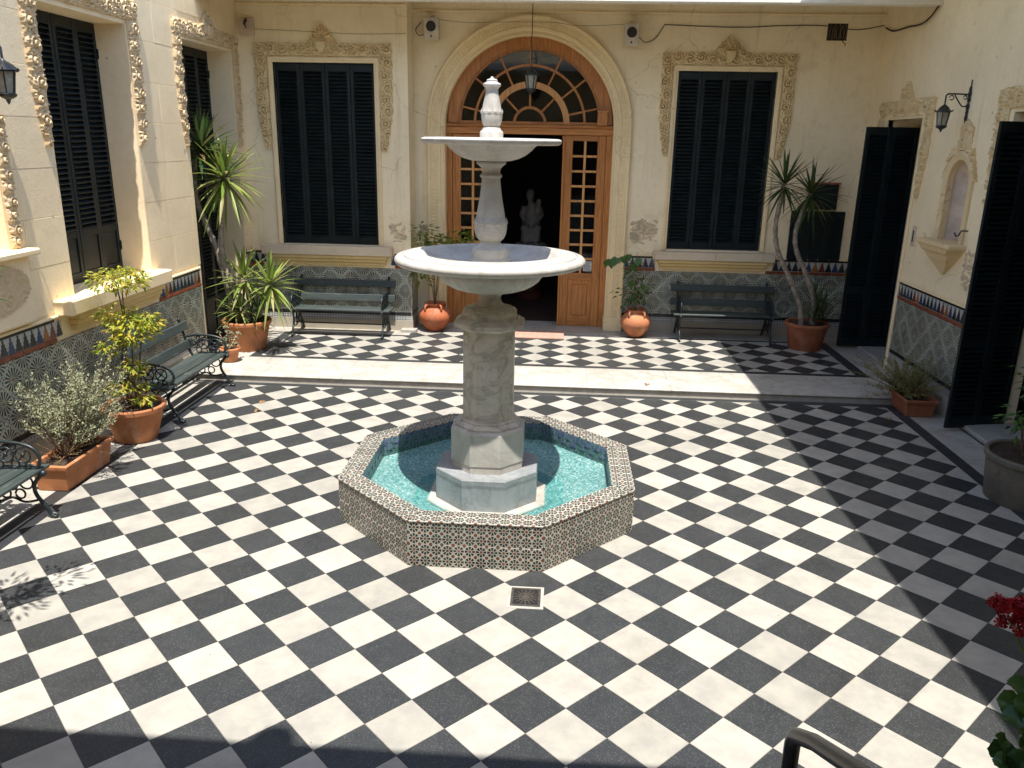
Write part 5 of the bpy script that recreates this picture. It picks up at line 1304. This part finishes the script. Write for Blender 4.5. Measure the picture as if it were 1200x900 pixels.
def leaves(P, D, L, W, fold=0.15, up=(0, 0, 1), roll=1.0):
    """many small leaves: base points P, directions D, lengths L, widths W"""
    P = np.asarray(P, float); D = np.asarray(D, float); D /= np.linalg.norm(D, axis=1)[:, None]+1e-9
    n = len(P); up = np.tile(np.asarray(up, float), (n, 1))+rng.normal(0, 0.35*roll, (n, 3))
    S = np.cross(D, up); S /= np.linalg.norm(S, axis=1)[:, None]+1e-9
    N = np.cross(S, D); L = np.broadcast_to(L, n)[:, None]; W = np.broadcast_to(W, n)[:, None]
    base = P; mid = P+D*L*0.45+N*W*fold; tip = P+D*L-N*L*0.10
    a = P+D*L*0.42+S*W*0.5; b = P+D*L*0.42-S*W*0.5
    V = np.stack([base, a, tip, b, mid], 1).reshape(-1, 3)
    mb = MB(); mb.v = [tuple(q) for q in V.tolist()]
    mb.f = [t for i in range(n) for t in ((5*i, 5*i+1, 5*i+4), (5*i+1, 5*i+2, 5*i+4), (5*i+2, 5*i+3, 5*i+4), (5*i+3, 5*i, 5*i+4))]
    return mb
def rosette(parent, c, n, L, mat, droop=0.5, w=0.036, tilt=(0, 0), lo=-55, hi=85, name='leaf_rosette'):
    mb = MB(); c = Vector(c)
    for k in range(n):
        t = k/(n-1); az = k*2.39996+rng.uniform(-.2, .2); el = R(hi+(lo-hi)*t**0.9+rng.uniform(-9, 9)); l = L*rng.uniform(0.75, 1.08)*(0.8+0.3*math.sin(PI*min(1, t*1.2)))
        d = Vector((math.cos(az)*math.cos(el)+tilt[0], math.sin(az)*math.cos(el)+tilt[1], math.sin(el))).normalized()
        s_ = d.cross(Vector((0, 0, 1)))
        s_ = s_.normalized() if s_.length > 0.05 else Vector((1, 0, 0))
        nn = s_.cross(d); p = c-Vector((0, 0, 0.10*t))+d*0.015; ns = 6; v = []; f = []
        bend = droop*rng.uniform(0.3, 1.3)*(0.25+t)
        for i in range(ns+1):
            q = i/ns; ww = w*0.5*(0.55+1.6*q*(1-q)*1.6)*(1-q)**0.45 if i < ns else 0.0008
            pp = p+d*(l*q)+Vector((0, 0, -1))*(bend*l*q*q*0.55)
            v += [pp-s_*ww+nn*ww*0.35, pp-nn*0.0, pp+s_*ww+nn*ww*0.35]
        for i in range(ns):
            for j in range(2): f.append((i*3+j, i*3+j+1, i*3+4+j, i*3+3+j))
        mb.add(v, f)
    return mb.build(name, mat, parent, recalc=False, smooth=80)
def trunk(parent, pts, r0, r1, name='stem', mat='bark', n=9):
    P = smooth_path(pts, 6); k = len(P)
    rr = [(r0+(r1-r0)*i/(k-1))*(1+0.12*math.sin(i*2.3)+rng.uniform(-.05, .05)) for i in range(k)]
    return MB().tube(P, rr, n).build(name, mat, parent, smooth=60)
# yucca by the left corner
y1 = thing('potted_yucca', 'sunlit two-stemmed yucca in terracotta pot in the corner by the tall doorway', 'plant', (-3.82, 6.42, ZT))
pot(y1, (-3.82, 6.42, ZT-0.001), 0.225, 0.32, 0.42, 'terracotta')
trunk(y1, [(-3.80, 6.40, 0.46), (-3.82, 6.40, 0.70), (-3.98, 6.42, 0.98), (-4.10, 6.43, 1.42), (-4.06, 6.44, 1.95), (-3.99, 6.45, 2.42)], 0.055, 0.036)
trunk(y1, [(-3.90, 6.46, 0.46), (-4.02, 6.45, 0.75), (-4.10, 6.44, 1.15), (-4.17, 6.42, 1.5), (-4.30, 6.42, 1.85), (-4.40, 6.44, 2.2), (-4.36, 6.46, 2.75)], 0.050, 0.034)
trunk(y1, [(-3.72, 6.42, 0.46), (-3.58, 6.40, 0.65), (-3.45, 6.36, 0.86), (-3.42, 6.34, 1.02)], 0.034, 0.03)
rosette(y1, (-3.97, 6.42, 2.46), 84, 0.68, 'yucca', 0.55, 0.054)
rosette(y1, (-4.30, 6.48, 2.80), 60, 0.66, 'yucca_dark', 0.45, 0.055, (0.25, -0.05), -30)  # the shadow on this rosette is put into its darker leaf colours
rosette(y1, (-3.80, 6.38, 1.12), 50, 0.56, 'yucca', 0.45, 0.044, (0.1, -0.1), -35)
rosette(y1, (-3.42, 6.34, 1.05), 56, 0.54, 'yucca', 0.6, 0.046, (0.15, -0.05), -60)
for k in range(7):
    a = k*0.9; rosette(y1, (-3.80+0.16*math.cos(a), 6.40+0.14*math.sin(a), 0.62+0.05*(k % 3)), 22, 0.34, 'yucca' if k % 3 else 'yucca_dark', 0.6, 0.026, (0.3*math.cos(a), 0.3*math.sin(a)), -25)
# yucca by the right corner
y2 = thing('potted_yucca', 'shaded yucca with two bare bent stems in terracotta pot before the dark board', 'plant', (4.19, 7.50, ZT))
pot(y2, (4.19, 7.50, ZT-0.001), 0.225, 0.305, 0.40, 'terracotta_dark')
trunk(y2, [(4.10, 7.48, 0.45), (4.04, 7.48, 0.75), (3.84, 7.48, 1.15), (3.63, 7.48, 1.55), (3.57, 7.48, 1.9), (3.60, 7.48, 2.25), (3.62, 7.48, 2.46)], 0.042, 0.026)
trunk(y2, [(4.26, 7.50, 0.45), (4.24, 7.50, 0.8), (4.08, 7.50, 1.2), (3.90, 7.50, 1.55), (3.87, 7.50, 1.85), (3.95, 7.50, 2.15), (4.01, 7.50, 2.33)], 0.042, 0.028)
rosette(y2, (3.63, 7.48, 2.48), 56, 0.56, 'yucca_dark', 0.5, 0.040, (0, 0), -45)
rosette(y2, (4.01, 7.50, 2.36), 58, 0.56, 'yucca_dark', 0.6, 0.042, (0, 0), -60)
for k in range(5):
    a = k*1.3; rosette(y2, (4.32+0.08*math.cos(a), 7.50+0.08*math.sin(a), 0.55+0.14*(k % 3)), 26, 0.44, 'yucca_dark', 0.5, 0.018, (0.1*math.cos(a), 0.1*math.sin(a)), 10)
# nandina in round pot
nd = thing('potted_nandina', 'yellow green nandina shrub in round terracotta pot by the bench', 'plant', (-3.71, 3.08, 0))
pot(nd, (-3.71, 3.08, 0.0), 0.195, 0.295, 0.365, 'terracotta')
cl = [(-3.72, 3.1, 1.62, 0.30, 0.12, 300), (-3.62, 3.1, 1.66, 0.16, 0.10, 120), (-3.60, 3.05, 1.16, 0.24, 0.17, 420), (-3.80, 3.15, 1.25, 0.20, 0.12, 170), (-3.45, 3.05, 1.22, 0.15, 0.10, 130), (-3.85, 3.05, 0.95, 0.14, 0.10, 90), (-3.60, 2.98, 0.78, 0.14, 0.09, 90), (-3.70, 3.0, 0.58, 0.20, 0.06, 110), (-3.55, 3.0, 0.45, 0.10, 0.05, 60)]
P, D = [], []
for (x, y, z, rx, rz, n) in cl:
    n = int(n*1.15); q = rng.normal(0, 1, (n, 3)); q /= np.linalg.norm(q, axis=1)[:, None]; q *= rng.uniform(0.2, 1, (n, 1))**0.5
    P.append(np.c_[x+q[:, 0]*rx, y+q[:, 1]*rx, z+q[:, 2]*rz]); D.append(np.c_[q[:, 0]+rng.normal(0, .5, n), q[:, 1]+rng.normal(0, .5, n), -0.25+rng.normal(0, .35, n)])
P, D = np.vstack(P), np.vstack(D)
leaves(P, D, rng.uniform(.05, .085, len(P)), rng.uniform(.018, .030, len(P))).build('foliage', 'nandina', nd, recalc=False)
for (x0, y0, pts) in ((-3.72, 3.08, [(-3.73, 3.1, 0.8), (-3.70, 3.1, 1.2), (-3.69, 3.1, 1.58)]), (-3.66, 3.06, [(-3.65, 3.05, 0.7), (-3.62, 3.04, 1.05)]), (-3.76, 3.10, [(-3.78, 3.1, 0.75), (-3.72, 3.11, 1.25), (-3.76, 3.12, 1.60)]), (-3.70, 3.02, [(-3.60, 3.0, 0.55), (-3.50, 3.02, 1.12)])):
    trunk(nd, [(x0, y0, 0.33)]+pts, 0.011, 0.006, 'stem', 'stem', 6)
# rectangular planter on the left with grey shrub
def trough(parent, x0, x1, y0, y1, h, mat, z=0.0):
    q = 0.035; mb = MB(); v = []
    def ring(ix, iy, zz): return [(x0+ix, y0+iy, zz), (x1-ix, y0+iy, zz), (x1-ix, y1-iy, zz), (x0+ix, y1-iy, zz)]
    lv = [(q, q, 0), (q*0.3, q*0.3, h-0.05), (-0.008, -0.008, h-0.045), (-0.012, -0.012, h-0.012), (-0.006, -0.006, h), (0.016, 0.016, h), (0.024, 0.024, h-0.012), (0.03, 0.03, h-0.05)]
    for a, b, zz in lv: v += ring(a, b, z+zz)
    f = [(i*4+j, i*4+(j+1) % 4, i*4+4+(j+1) % 4, i*4+4+j) for i in range(len(lv)-1) for j in range(4)]+[(3, 2, 1, 0)]
    p = mb.add(v, f).build('trough', mat, parent)
    bv = p.modifiers.new('bevel', 'BEVEL'); bv.width = 0.014; bv.segments = 3; bv.limit_method = 'ANGLE'; bv.angle_limit = R(50)
    mb = MB(); nx, ny = 6, 14; v = []; f = []
    for i in range(nx+1):
        for j in range(ny+1): v.append((x0+0.026+(x1-x0-0.052)*i/nx, y0+0.026+(y1-y0-0.052)*j/ny, z+h-0.045+rng.uniform(-.012, .018)))
    for i in range(nx):
        for j in range(ny): f.append((i*(ny+1)+j, (i+1)*(ny+1)+j, (i+1)*(ny+1)+j+1, i*(ny+1)+j+1))
    mb.add(v, f).build('soil', 'soil', parent)
def twiggy(parent, roots, n, spread, zr, mat, leafn, L, W, droop=0.0, stemr=0.004, twig_mat='stem', up=0.9):
    """a bush of many fine shoots, each set with small leaves along its outer part"""
    tw = MB(); P, D = [], []
    for k in range(n):
        r0 = roots[k % len(roots)]; a = rng.uniform(0, 2*PI); s_ = spread*math.sqrt(rng.uniform(0.05, 1)); z1 = rng.uniform(*zr)
        p0 = Vector(r0); p2 = Vector((r0[0]+s_*math.cos(a), r0[1]+s_*math.sin(a), r0[2]+z1-droop*s_)); p1 = p0.lerp(p2, 0.5)+Vector((rng.uniform(-.05, .05), rng.uniform(-.05, .05), 0.12*z1))
        pts = [p0*(1-t)**2+p1*2*t*(1-t)+p2*t*t for t in (0, .2, .4, .6, .8, 1)]
        tw.tube(pts, [stemr, stemr*.9, stemr*.8, stemr*.6, stemr*.5, stemr*.3], 4, cap=False)
        for j in range(leafn):
            t = rng.uniform(0.35, 1.0); q = p0*(1-t)**2+p1*2*t*(1-t)+p2*t*t
            P.append((q.x+rng.normal(0, .008), q.y+rng.normal(0, .008), q.z+rng.normal(0, .008))); d = (p2-p0).normalized()*0.6
            D.append((d.x+rng.normal(0, .7), d.y+rng.normal(0, .7), d.z*up+rng.normal(0.1, .6)))
    tw.build('twigs', twig_mat, parent, recalc=False)
    n = len(P); leaves(P, D, rng.uniform(L*.7, L*1.25, n), rng.uniform(W*.7, W*1.2, n)).build('foliage', mat, parent, recalc=False)
pl = thing('planter', 'long terracotta planter with bushy grey green shrub beside tile dado', 'planter', (-3.77, 2.10, 0))
trough(pl, -3.93, -3.60, 1.73, 2.47, 0.25, 'terracotta')
twiggy(pl, [(-3.78, 2.0+0.08*k, 0.22) for k in range(6)], 170, 0.48, (0.26, 0.80), 'greyshrub', 34, 0.034, 0.012)
twiggy(pl, [(-3.76, 1.95+0.1*k, 0.22) for k in range(5)], 26, 0.34, (0.05, 0.3), 'wispy', 4, 0.02, 0.006, 0.5, 0.003, 'dry')
pr_ = thing('planter', 'terracotta planter with wispy sprawling plant before the dark open shutter', 'planter', (4.71, 5.0, 0))
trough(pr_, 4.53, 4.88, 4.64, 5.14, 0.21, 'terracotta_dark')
twiggy(pr_, [(4.66, 4.85+0.06*k, 0.18) for k in range(5)], 100, 0.34, (0.10, 0.5), 'wispy', 34, 0.032, 0.012, 0.1, 0.003, 'dry')
twiggy(pr_, [(4.62, 5.0, 0.19), (4.6, 5.08, 0.19)], 60, 0.66, (0.06, 0.45), 'wispy', 30, 0.032, 0.012, 0.15, 0.003, 'dry')
# succulent in small pot on the step
sc_ = thing('potted_succulent', 'small terracotta pot with pale succulent on the marble step', 'plant', (-3.80, 5.72, ZT))
pot(sc_, (-3.80, 5.72, ZT), 0.085, 0.125, 0.19, 'terracotta', 28)
P, D = [], []
for k in range(20):
    a = rng.uniform(0, 2*PI); r = rng.uniform(0, .16); h = ZT+rng.uniform(.20, .46); c = (-3.80+r*math.cos(a), 5.72+r*math.sin(a), h)
    for j in range(14):
        az = j*2.4; el = rng.uniform(-.2, 1.2); P.append(c); D.append((math.cos(az)*math.cos(el), math.sin(az)*math.cos(el), math.sin(el)))
leaves(P, D, rng.uniform(.03, .055, len(P)), rng.uniform(.016, .024, len(P)), 0.3).build('foliage', 'succulent', sc_, recalc=False)
mb = MB()
for k in range(0, len(P), 14): mb.tube([(-3.80+rng.uniform(-.03, .03), 5.72+rng.uniform(-.03, .03), ZT+0.15), P[k]], 0.006, 5)
mb.build('stems', 'dry', sc_)
# round jars with handles by the door
def jar(label, c, r, h, mat):
    t = thing('clay_jar', label, 'jar', c)
    k = r; prof = [(k*0.42, 0), (k*0.46, 0.008), (k*0.72, h*0.20), (k*0.93, h*0.38), (k, h*0.52), (k*0.95, h*0.66), (k*0.78, h*0.79), (k*0.58, h*0.86), (k*0.52, h*0.90), (k*0.56, h*0.96), (k*0.66, h), (k*0.62, h), (k*0.48, h*0.93), (k*0.46, h*0.85)]
    MB().lathe(prof, c, 44).build('body', mat, t, smooth=40)
    for a in (-2.2, -0.95, 0.9, 2.3):
        ca, sa = math.cos(a), math.sin(a); pts = [(c[0]+q*ca, c[1]+q*sa, c[2]+z) for q, z in ((k*0.55, h*0.945), (k*0.74, h*0.965), (k*0.84, h*0.89), (k*0.83, h*0.80), (k*0.78, h*0.76))]
        MB().tube(smooth_path(pts, 4), 0.017, 8).build('handle', mat, t, smooth=50)
    mb = MB(); mb.lathe([(k*0.47, h*0.86), (0.01, h*0.87)], c, 20, cap=False); mb.build('soil', 'soil', t)
    return t
j1 = jar('red clay jar holding a fern-like plant beside the tiled wall corner', (-1.40, 7.90, ZT+0.002), 0.255, 0.44, 'jar')
j2 = jar('pale clay jar holding an ivy-leaved plant next to the shaded bench', (1.72, 7.92, ZT+0.002), 0.235, 0.43, 'jar_pale')
for (x, y, z) in ((-1.52, 7.9, 1.45), (-1.40, 7.9, 1.55), (-1.22, 7.85, 1.45), (-1.05, 7.8, 1.56), (-1.60, 7.9, 1.15), (-1.3, 7.9, 1.1)): trunk(j1, [(-1.40, 7.90, 0.46), (-1.40+(x+1.40)*0.3, 7.9, 0.46+(z-0.46)*0.55), (x, y, z)], 0.008, 0.003, 'stem', 'stem', 6)
P, D = [], []
for (x, y, z, n, r) in ((-1.56, 7.9, 1.62, 60, .16), (-1.62, 7.9, 1.42, 60, .14), (-1.38, 7.9, 1.45, 90, .17), (-1.20, 7.85, 1.45, 80, .15), (-1.02, 7.8, 1.52, 70, .14), (-0.90, 7.78, 1.58, 40, .10), (-1.45, 7.9, 1.15, 60, .2), (-1.62, 7.9, 0.95, 40, .14)):
    q = rng.normal(0, 1, (n, 3)); P.append(np.c_[x+q[:, 0]*r*.6, y+q[:, 1]*r*.4, z+q[:, 2]*r*.35]); D.append(np.c_[q[:, 0]+.3, q[:, 1], -.1+.3*q[:, 2]])
P, D = np.vstack(P), np.vstack(D); leaves(P, D, rng.uniform(.08, .15, len(P)), rng.uniform(.028, .05, len(P))).build('foliage', 'fern', j1, recalc=False)
P, D = [], []
for (x, y, z, n, r) in ((1.62, 7.9, 0.72, 40, .16), (1.72, 7.9, 0.95, 40, .15), (1.60, 7.88, 1.12, 16, .10), (1.80, 7.9, 0.75, 34, .14), (1.52, 7.85, 1.28, 6, .07)):
    q = rng.normal(0, 1, (n, 3)); P.append(np.c_[x+q[:, 0]*r*.6, y+q[:, 1]*r*.5, z+q[:, 2]*r*.5]); D.append(np.c_[q[:, 0], q[:, 1]-.5, -.6+.4*q[:, 2]])
P, D = np.vstack(P), np.vstack(D); n = len(P); leaves(P, D, rng.uniform(.06, .10, n), rng.uniform(.035, .06, n)).build('foliage', 'green', j2, recalc=False)
IVY = [(0, 0), (-.18, -.10), (-.46, .02), (-.40, .28), (-.62, .42), (-.30, .55), (-.20, .74), (0, 1.0), (.20, .74), (.30, .55), (.62, .42), (.40, .28), (.46, .02), (.18, -.10)]
for (x, y, z, sz, az) in ((1.27, 7.80, 1.29, .15, .3), (1.37, 7.82, 1.31, .14, -.5), (1.46, 7.84, 1.33, .13, .6), (1.55, 7.84, 1.36, .10, 0), (1.22, 7.79, 1.26, .10, -.3), (1.62, 7.86, 1.22, .13, .4), (1.70, 7.84, 1.30, .12, -.2), (1.60, 7.84, .95, .12, .2), (1.82, 7.84, .90, .11, -.4)):
    d = Vector((math.sin(az)*.6, -.25, -.85)).normalized(); nn = Vector((rng.uniform(-.3, .3), -1, .45)).normalized(); sd = d.cross(nn).normalized(); nn = sd.cross(d)
    q = MB(); q.add([Vector((x, y, z))+d*(sz*b_)+sd*(sz*a_)+nn*(0.12*sz*abs(a_)) for a_, b_ in IVY], [tuple(range(len(IVY)))]); q.build('ivy_leaf', 'green', j2, recalc=False)
for pts in ([(1.72, 7.92, 0.46), (1.70, 7.9, 0.9), (1.62, 7.88, 1.25), (1.30, 7.82, 1.24)], [(1.74, 7.92, 0.46), (1.76, 7.9, 0.95), (1.80, 7.9, 1.35)], [(1.70, 7.92, 0.46), (1.66, 7.9, 0.8), (1.68, 7.9, 1.4)], [(1.75, 7.92, 0.46), (1.82, 7.9, 0.75), (1.95, 7.9, 1.38)]): trunk(j2, pts, 0.008, 0.003, 'stem', 'dry', 6)
# grey pot on the right
gp = thing('potted_shrub', 'broad grey cement pot with glossy leafy shrub by side doorway', 'plant', (4.72, 2.45, 0))
pot(gp, (4.72, 2.45, 0.0), 0.34, 0.385, 0.43, 'greypot', 48)
P, D = [], []
for (x, y, z, n, r) in ((4.85, 2.5, 1.15, 160, .22), (4.68, 2.45, 1.02, 90, .14), (4.95, 2.5, 1.35, 120, .2), (4.55, 2.5, 0.72, 40, .12), (4.7, 2.5, 0.78, 60, .16), (4.95, 2.4, 0.85, 90, .2)):
    q = rng.normal(0, 1, (n, 3)); P.append(np.c_[x+q[:, 0]*r*.55, y+q[:, 1]*r*.55, z+q[:, 2]*r*.5]); D.append(np.c_[q[:, 0], q[:, 1]-.2, -.5+.4*q[:, 2]])
P, D = np.vstack(P), np.vstack(D); leaves(P, D, rng.uniform(.06, .11, len(P)), rng.uniform(.03, .05, len(P))).build('foliage', 'green', gp, recalc=False)
for pts in ([(4.75, 2.45, 0.4), (4.8, 2.48, 0.8), (4.85, 2.5, 1.2)], [(4.68, 2.45, 0.4), (4.66, 2.45, 0.7), (4.68, 2.45, 1.0)], [(4.80, 2.42, 0.4), (4.9, 2.42, 0.8), (4.95, 2.48, 1.35)], [(4.62, 2.48, 0.4), (4.56, 2.5, 0.75)]): trunk(gp, pts, 0.011, 0.006, 'stem', 'stem', 6)
# geranium on the stair parapet, in the shade of the front eave
MB().box((1.86, -3.9, -0.011), (2.5, -1.92, 0.72), 0.01).build('parapet', 'wall_back', st)
ge = thing('potted_geranium', 'red flowering geranium with scalloped leaves near the steel handrail', 'plant', (2.20, -2.15, 0.72))
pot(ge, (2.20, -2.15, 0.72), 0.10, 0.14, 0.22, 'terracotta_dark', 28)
mb = MB(); cl = [(x-0.035, y, z+0.005, r*1.1, int(n*1.8)) for x, y, z, r, n in [(1.985, -2.05, 1.585, 0.030, 20), (2.035, -2.06, 1.60, 0.036, 26), (2.085, -2.07, 1.605, 0.036, 26), (1.955, -2.04, 1.60, 0.020, 10), (2.03, -2.07, 1.545, 0.030, 18), (2.09, -2.07, 1.545, 0.034, 20), (1.968, -2.05, 1.540, 0.010, 4), (2.14, -2.08, 1.58, 0.04, 20)]]
for (x, y, z, r, n) in cl:                        # umbels of five-petalled florets
    for k in range(n):
        q = Vector(rng.normal(0, 1, 3)).normalized(); c = Vector((x, y, z))+Vector((q.x*r, q.y*r, q.z*r*.9)); nr = (q+Vector(rng.normal(0, .35, 3))).normalized(); a_ = nr.orthogonal().normalized(); b_ = nr.cross(a_); f0 = rng.uniform(0, 6)
        for p_ in range(5):
            an = f0+p_*2*PI/5; d = a_*math.cos(an)+b_*math.sin(an); sd = nr.cross(d); L_ = rng.uniform(.013, .019)
            mb.add([c, c+d*L_*.45+sd*L_*.22+nr*.002, c+d*L_*.85+sd*L_*.36+nr*.003, c+d*L_+nr*.0015, c+d*L_*.85-sd*L_*.36+nr*.003, c+d*L_*.45-sd*L_*.22+nr*.002], [(0, 1, 2, 3, 4, 5)])
mb.build('flowers', 'petal', ge, recalc=False)
mb = MB()
for k in range(60):                              # round scalloped leaves
    c = Vector((2.115+rng.normal(0, .055), -2.10+rng.normal(0, .05), 1.22+rng.uniform(-.2, .17))); nrm = Vector((rng.normal(0, .5), -0.5+rng.normal(0, .4), 0.8)).normalized(); a_ = nrm.orthogonal().normalized(); b_ = nrm.cross(a_); r = rng.uniform(.022, .046); m = 28; v = [c-nrm*0.006]
    for q_ in (0.55, 1.0):
        for j in range(m):
            an = 2*PI*j/m; rr = r*q_*(0.93+(0.09*abs(math.cos(an*3.5))+0.04*math.cos(an*14))*q_)*(1 if j else 0.75); v.append(c+a_*rr*math.cos(an)+b_*rr*math.sin(an)+nrm*(0.007*q_*math.sin(an*3)+0.004*q_))
    mb.add(v, [(0, 1+j, 1+(j+1) % m) for j in range(m)]+[(1+j, 1+m+j, 1+m+(j+1) % m, 1+(j+1) % m) for j in range(m)])
mb.build('foliage', 'green', ge, recalc=False, smooth=80)
for (x, y, z) in ((1.95, -2.06, 1.56), (2.05, -2.07, 1.58), (1.995, -2.08, 1.52), (2.055, -2.08, 1.52), (2.105, -2.1, 1.55), (2.2, -2.12, 1.2), (2.08, -2.1, 1.2)): trunk(ge, [(2.20, -2.15, 0.9), (2.16, -2.13, 1.15), (x, y, z)], 0.005, 0.003, 'stem', 'fern', 6)
# steel handrail of the steps
hr = thing('handrail', 'bent steel tube handrail at the foot of the steps', 'railing', (1.205, -2.45, 0))
mb = MB(); mb.tube([(1.205, -2.45, -0.002), (1.205, -2.45, 1.37)]+[(1.205, -2.45-0.07*(1-math.cos(a)), 1.37+0.07*math.sin(a)) for a in (0.25, 0.5, 0.75, 1.0)]+[(1.205, -2.60, 1.51), (1.205, -3.9, 2.25)], 0.022, 18); mb.build('tube', 'steel', hr, smooth=60)
mb = MB(); mb.lathe([(0.05, 0), (0.05, 0.008), (0.03, 0.012)], (1.205, -2.45, 0), 18); mb.build('flange', 'steel', hr)
# leafy shrub outside the frame on the left, whose shadow falls on the tiles
ts = thing('potted_tree', 'slender leafy potted tree whose shadow falls on the tiles by the bench', 'plant', (-3.25, -0.85, 0))
pot(ts, (-3.25, -0.85, 0), 0.2, 0.27, 0.36, 'terracotta', 32)
trunk(ts, [(-3.25, -0.85, 0.3), (-3.22, -0.84, 1.0), (-3.1, -0.8, 1.7), (-2.95, -0.72, 2.3)], 0.025, 0.012)
for pts in ([(-3.1, -0.8, 1.7), (-2.9, -0.55, 2.05), (-2.68, -0.2, 2.2)], [(-3.0, -0.75, 2.1), (-2.85, -0.75, 2.35), (-2.7, -0.62, 2.4)], [(-3.05, -0.78, 1.9), (-3.0, -0.5, 2.2), (-2.9, -0.35, 2.3)]): trunk(ts, pts, 0.010, 0.004)
P, D = [], []
for (x, y, z, n, r) in ((-2.85, -0.45, 2.1, 40, .16), (-2.70, -0.25, 2.2, 40, .13), (-2.75, -0.65, 2.4, 40, .15), (-2.95, -0.42, 2.25, 40, .16), (-3.0, -0.75, 2.2, 50, .2)):
    q = rng.normal(0, 1, (n, 3)); P.append(np.c_[x+q[:, 0]*r*.6, y+q[:, 1]*r*.6, z+q[:, 2]*r*.5]); D.append(np.c_[q[:, 0]+.4, q[:, 1]+.3, .2*q[:, 2]-.1])
P, D = np.vstack(P), np.vstack(D); leaves(P, D, rng.uniform(.06, .11, len(P)), rng.uniform(.018, .03, len(P))).build('foliage', 'green', ts, recalc=False)
el = thing('shadow_lantern', 'unseen lantern added under the front eave to cast a blob of shadow', 'lantern', (-0.55, -2.50, 4.85))  # unseen stand-in, added to drop a blob of shadow on the tiles
lantern(el, (-0.55, -2.40, 4.60), 1.0); MB().tube([(-0.55, -2.63, 4.86), (-0.55, -2.5, 4.80), (-0.55, -2.40, 4.72), (-0.55, -2.40, 4.595)], 0.008, 6).build('hook', 'iron', el)
# fallen leaves
for i, (x, y, lab) in enumerate(((-2.88, 4.33, 'dry curled leaf on white tile near the bench foot'), (-2.82, 4.02, 'small reddish dry leaf on dark tile near the nandina pot'), (1.65, 5.30, 'dry brown leaf lying on the marble step'), (4.32, 4.55, 'brown leaf on tile near the wispy planter'))):
    z = 0.004 if y < 5.1 else ZT+0.004
    m_ = leaves([(x, y, z)]*3, [(1, .3, .25), (-.5, .8, .3), (-.2, -1, .2)], .05, .035, 0.4); o = m_.build('fallen_leaf', 'dry', None, (x, y, z), recalc=False); tag(o, lab, 'leaf', 'dry leaves on the floor')
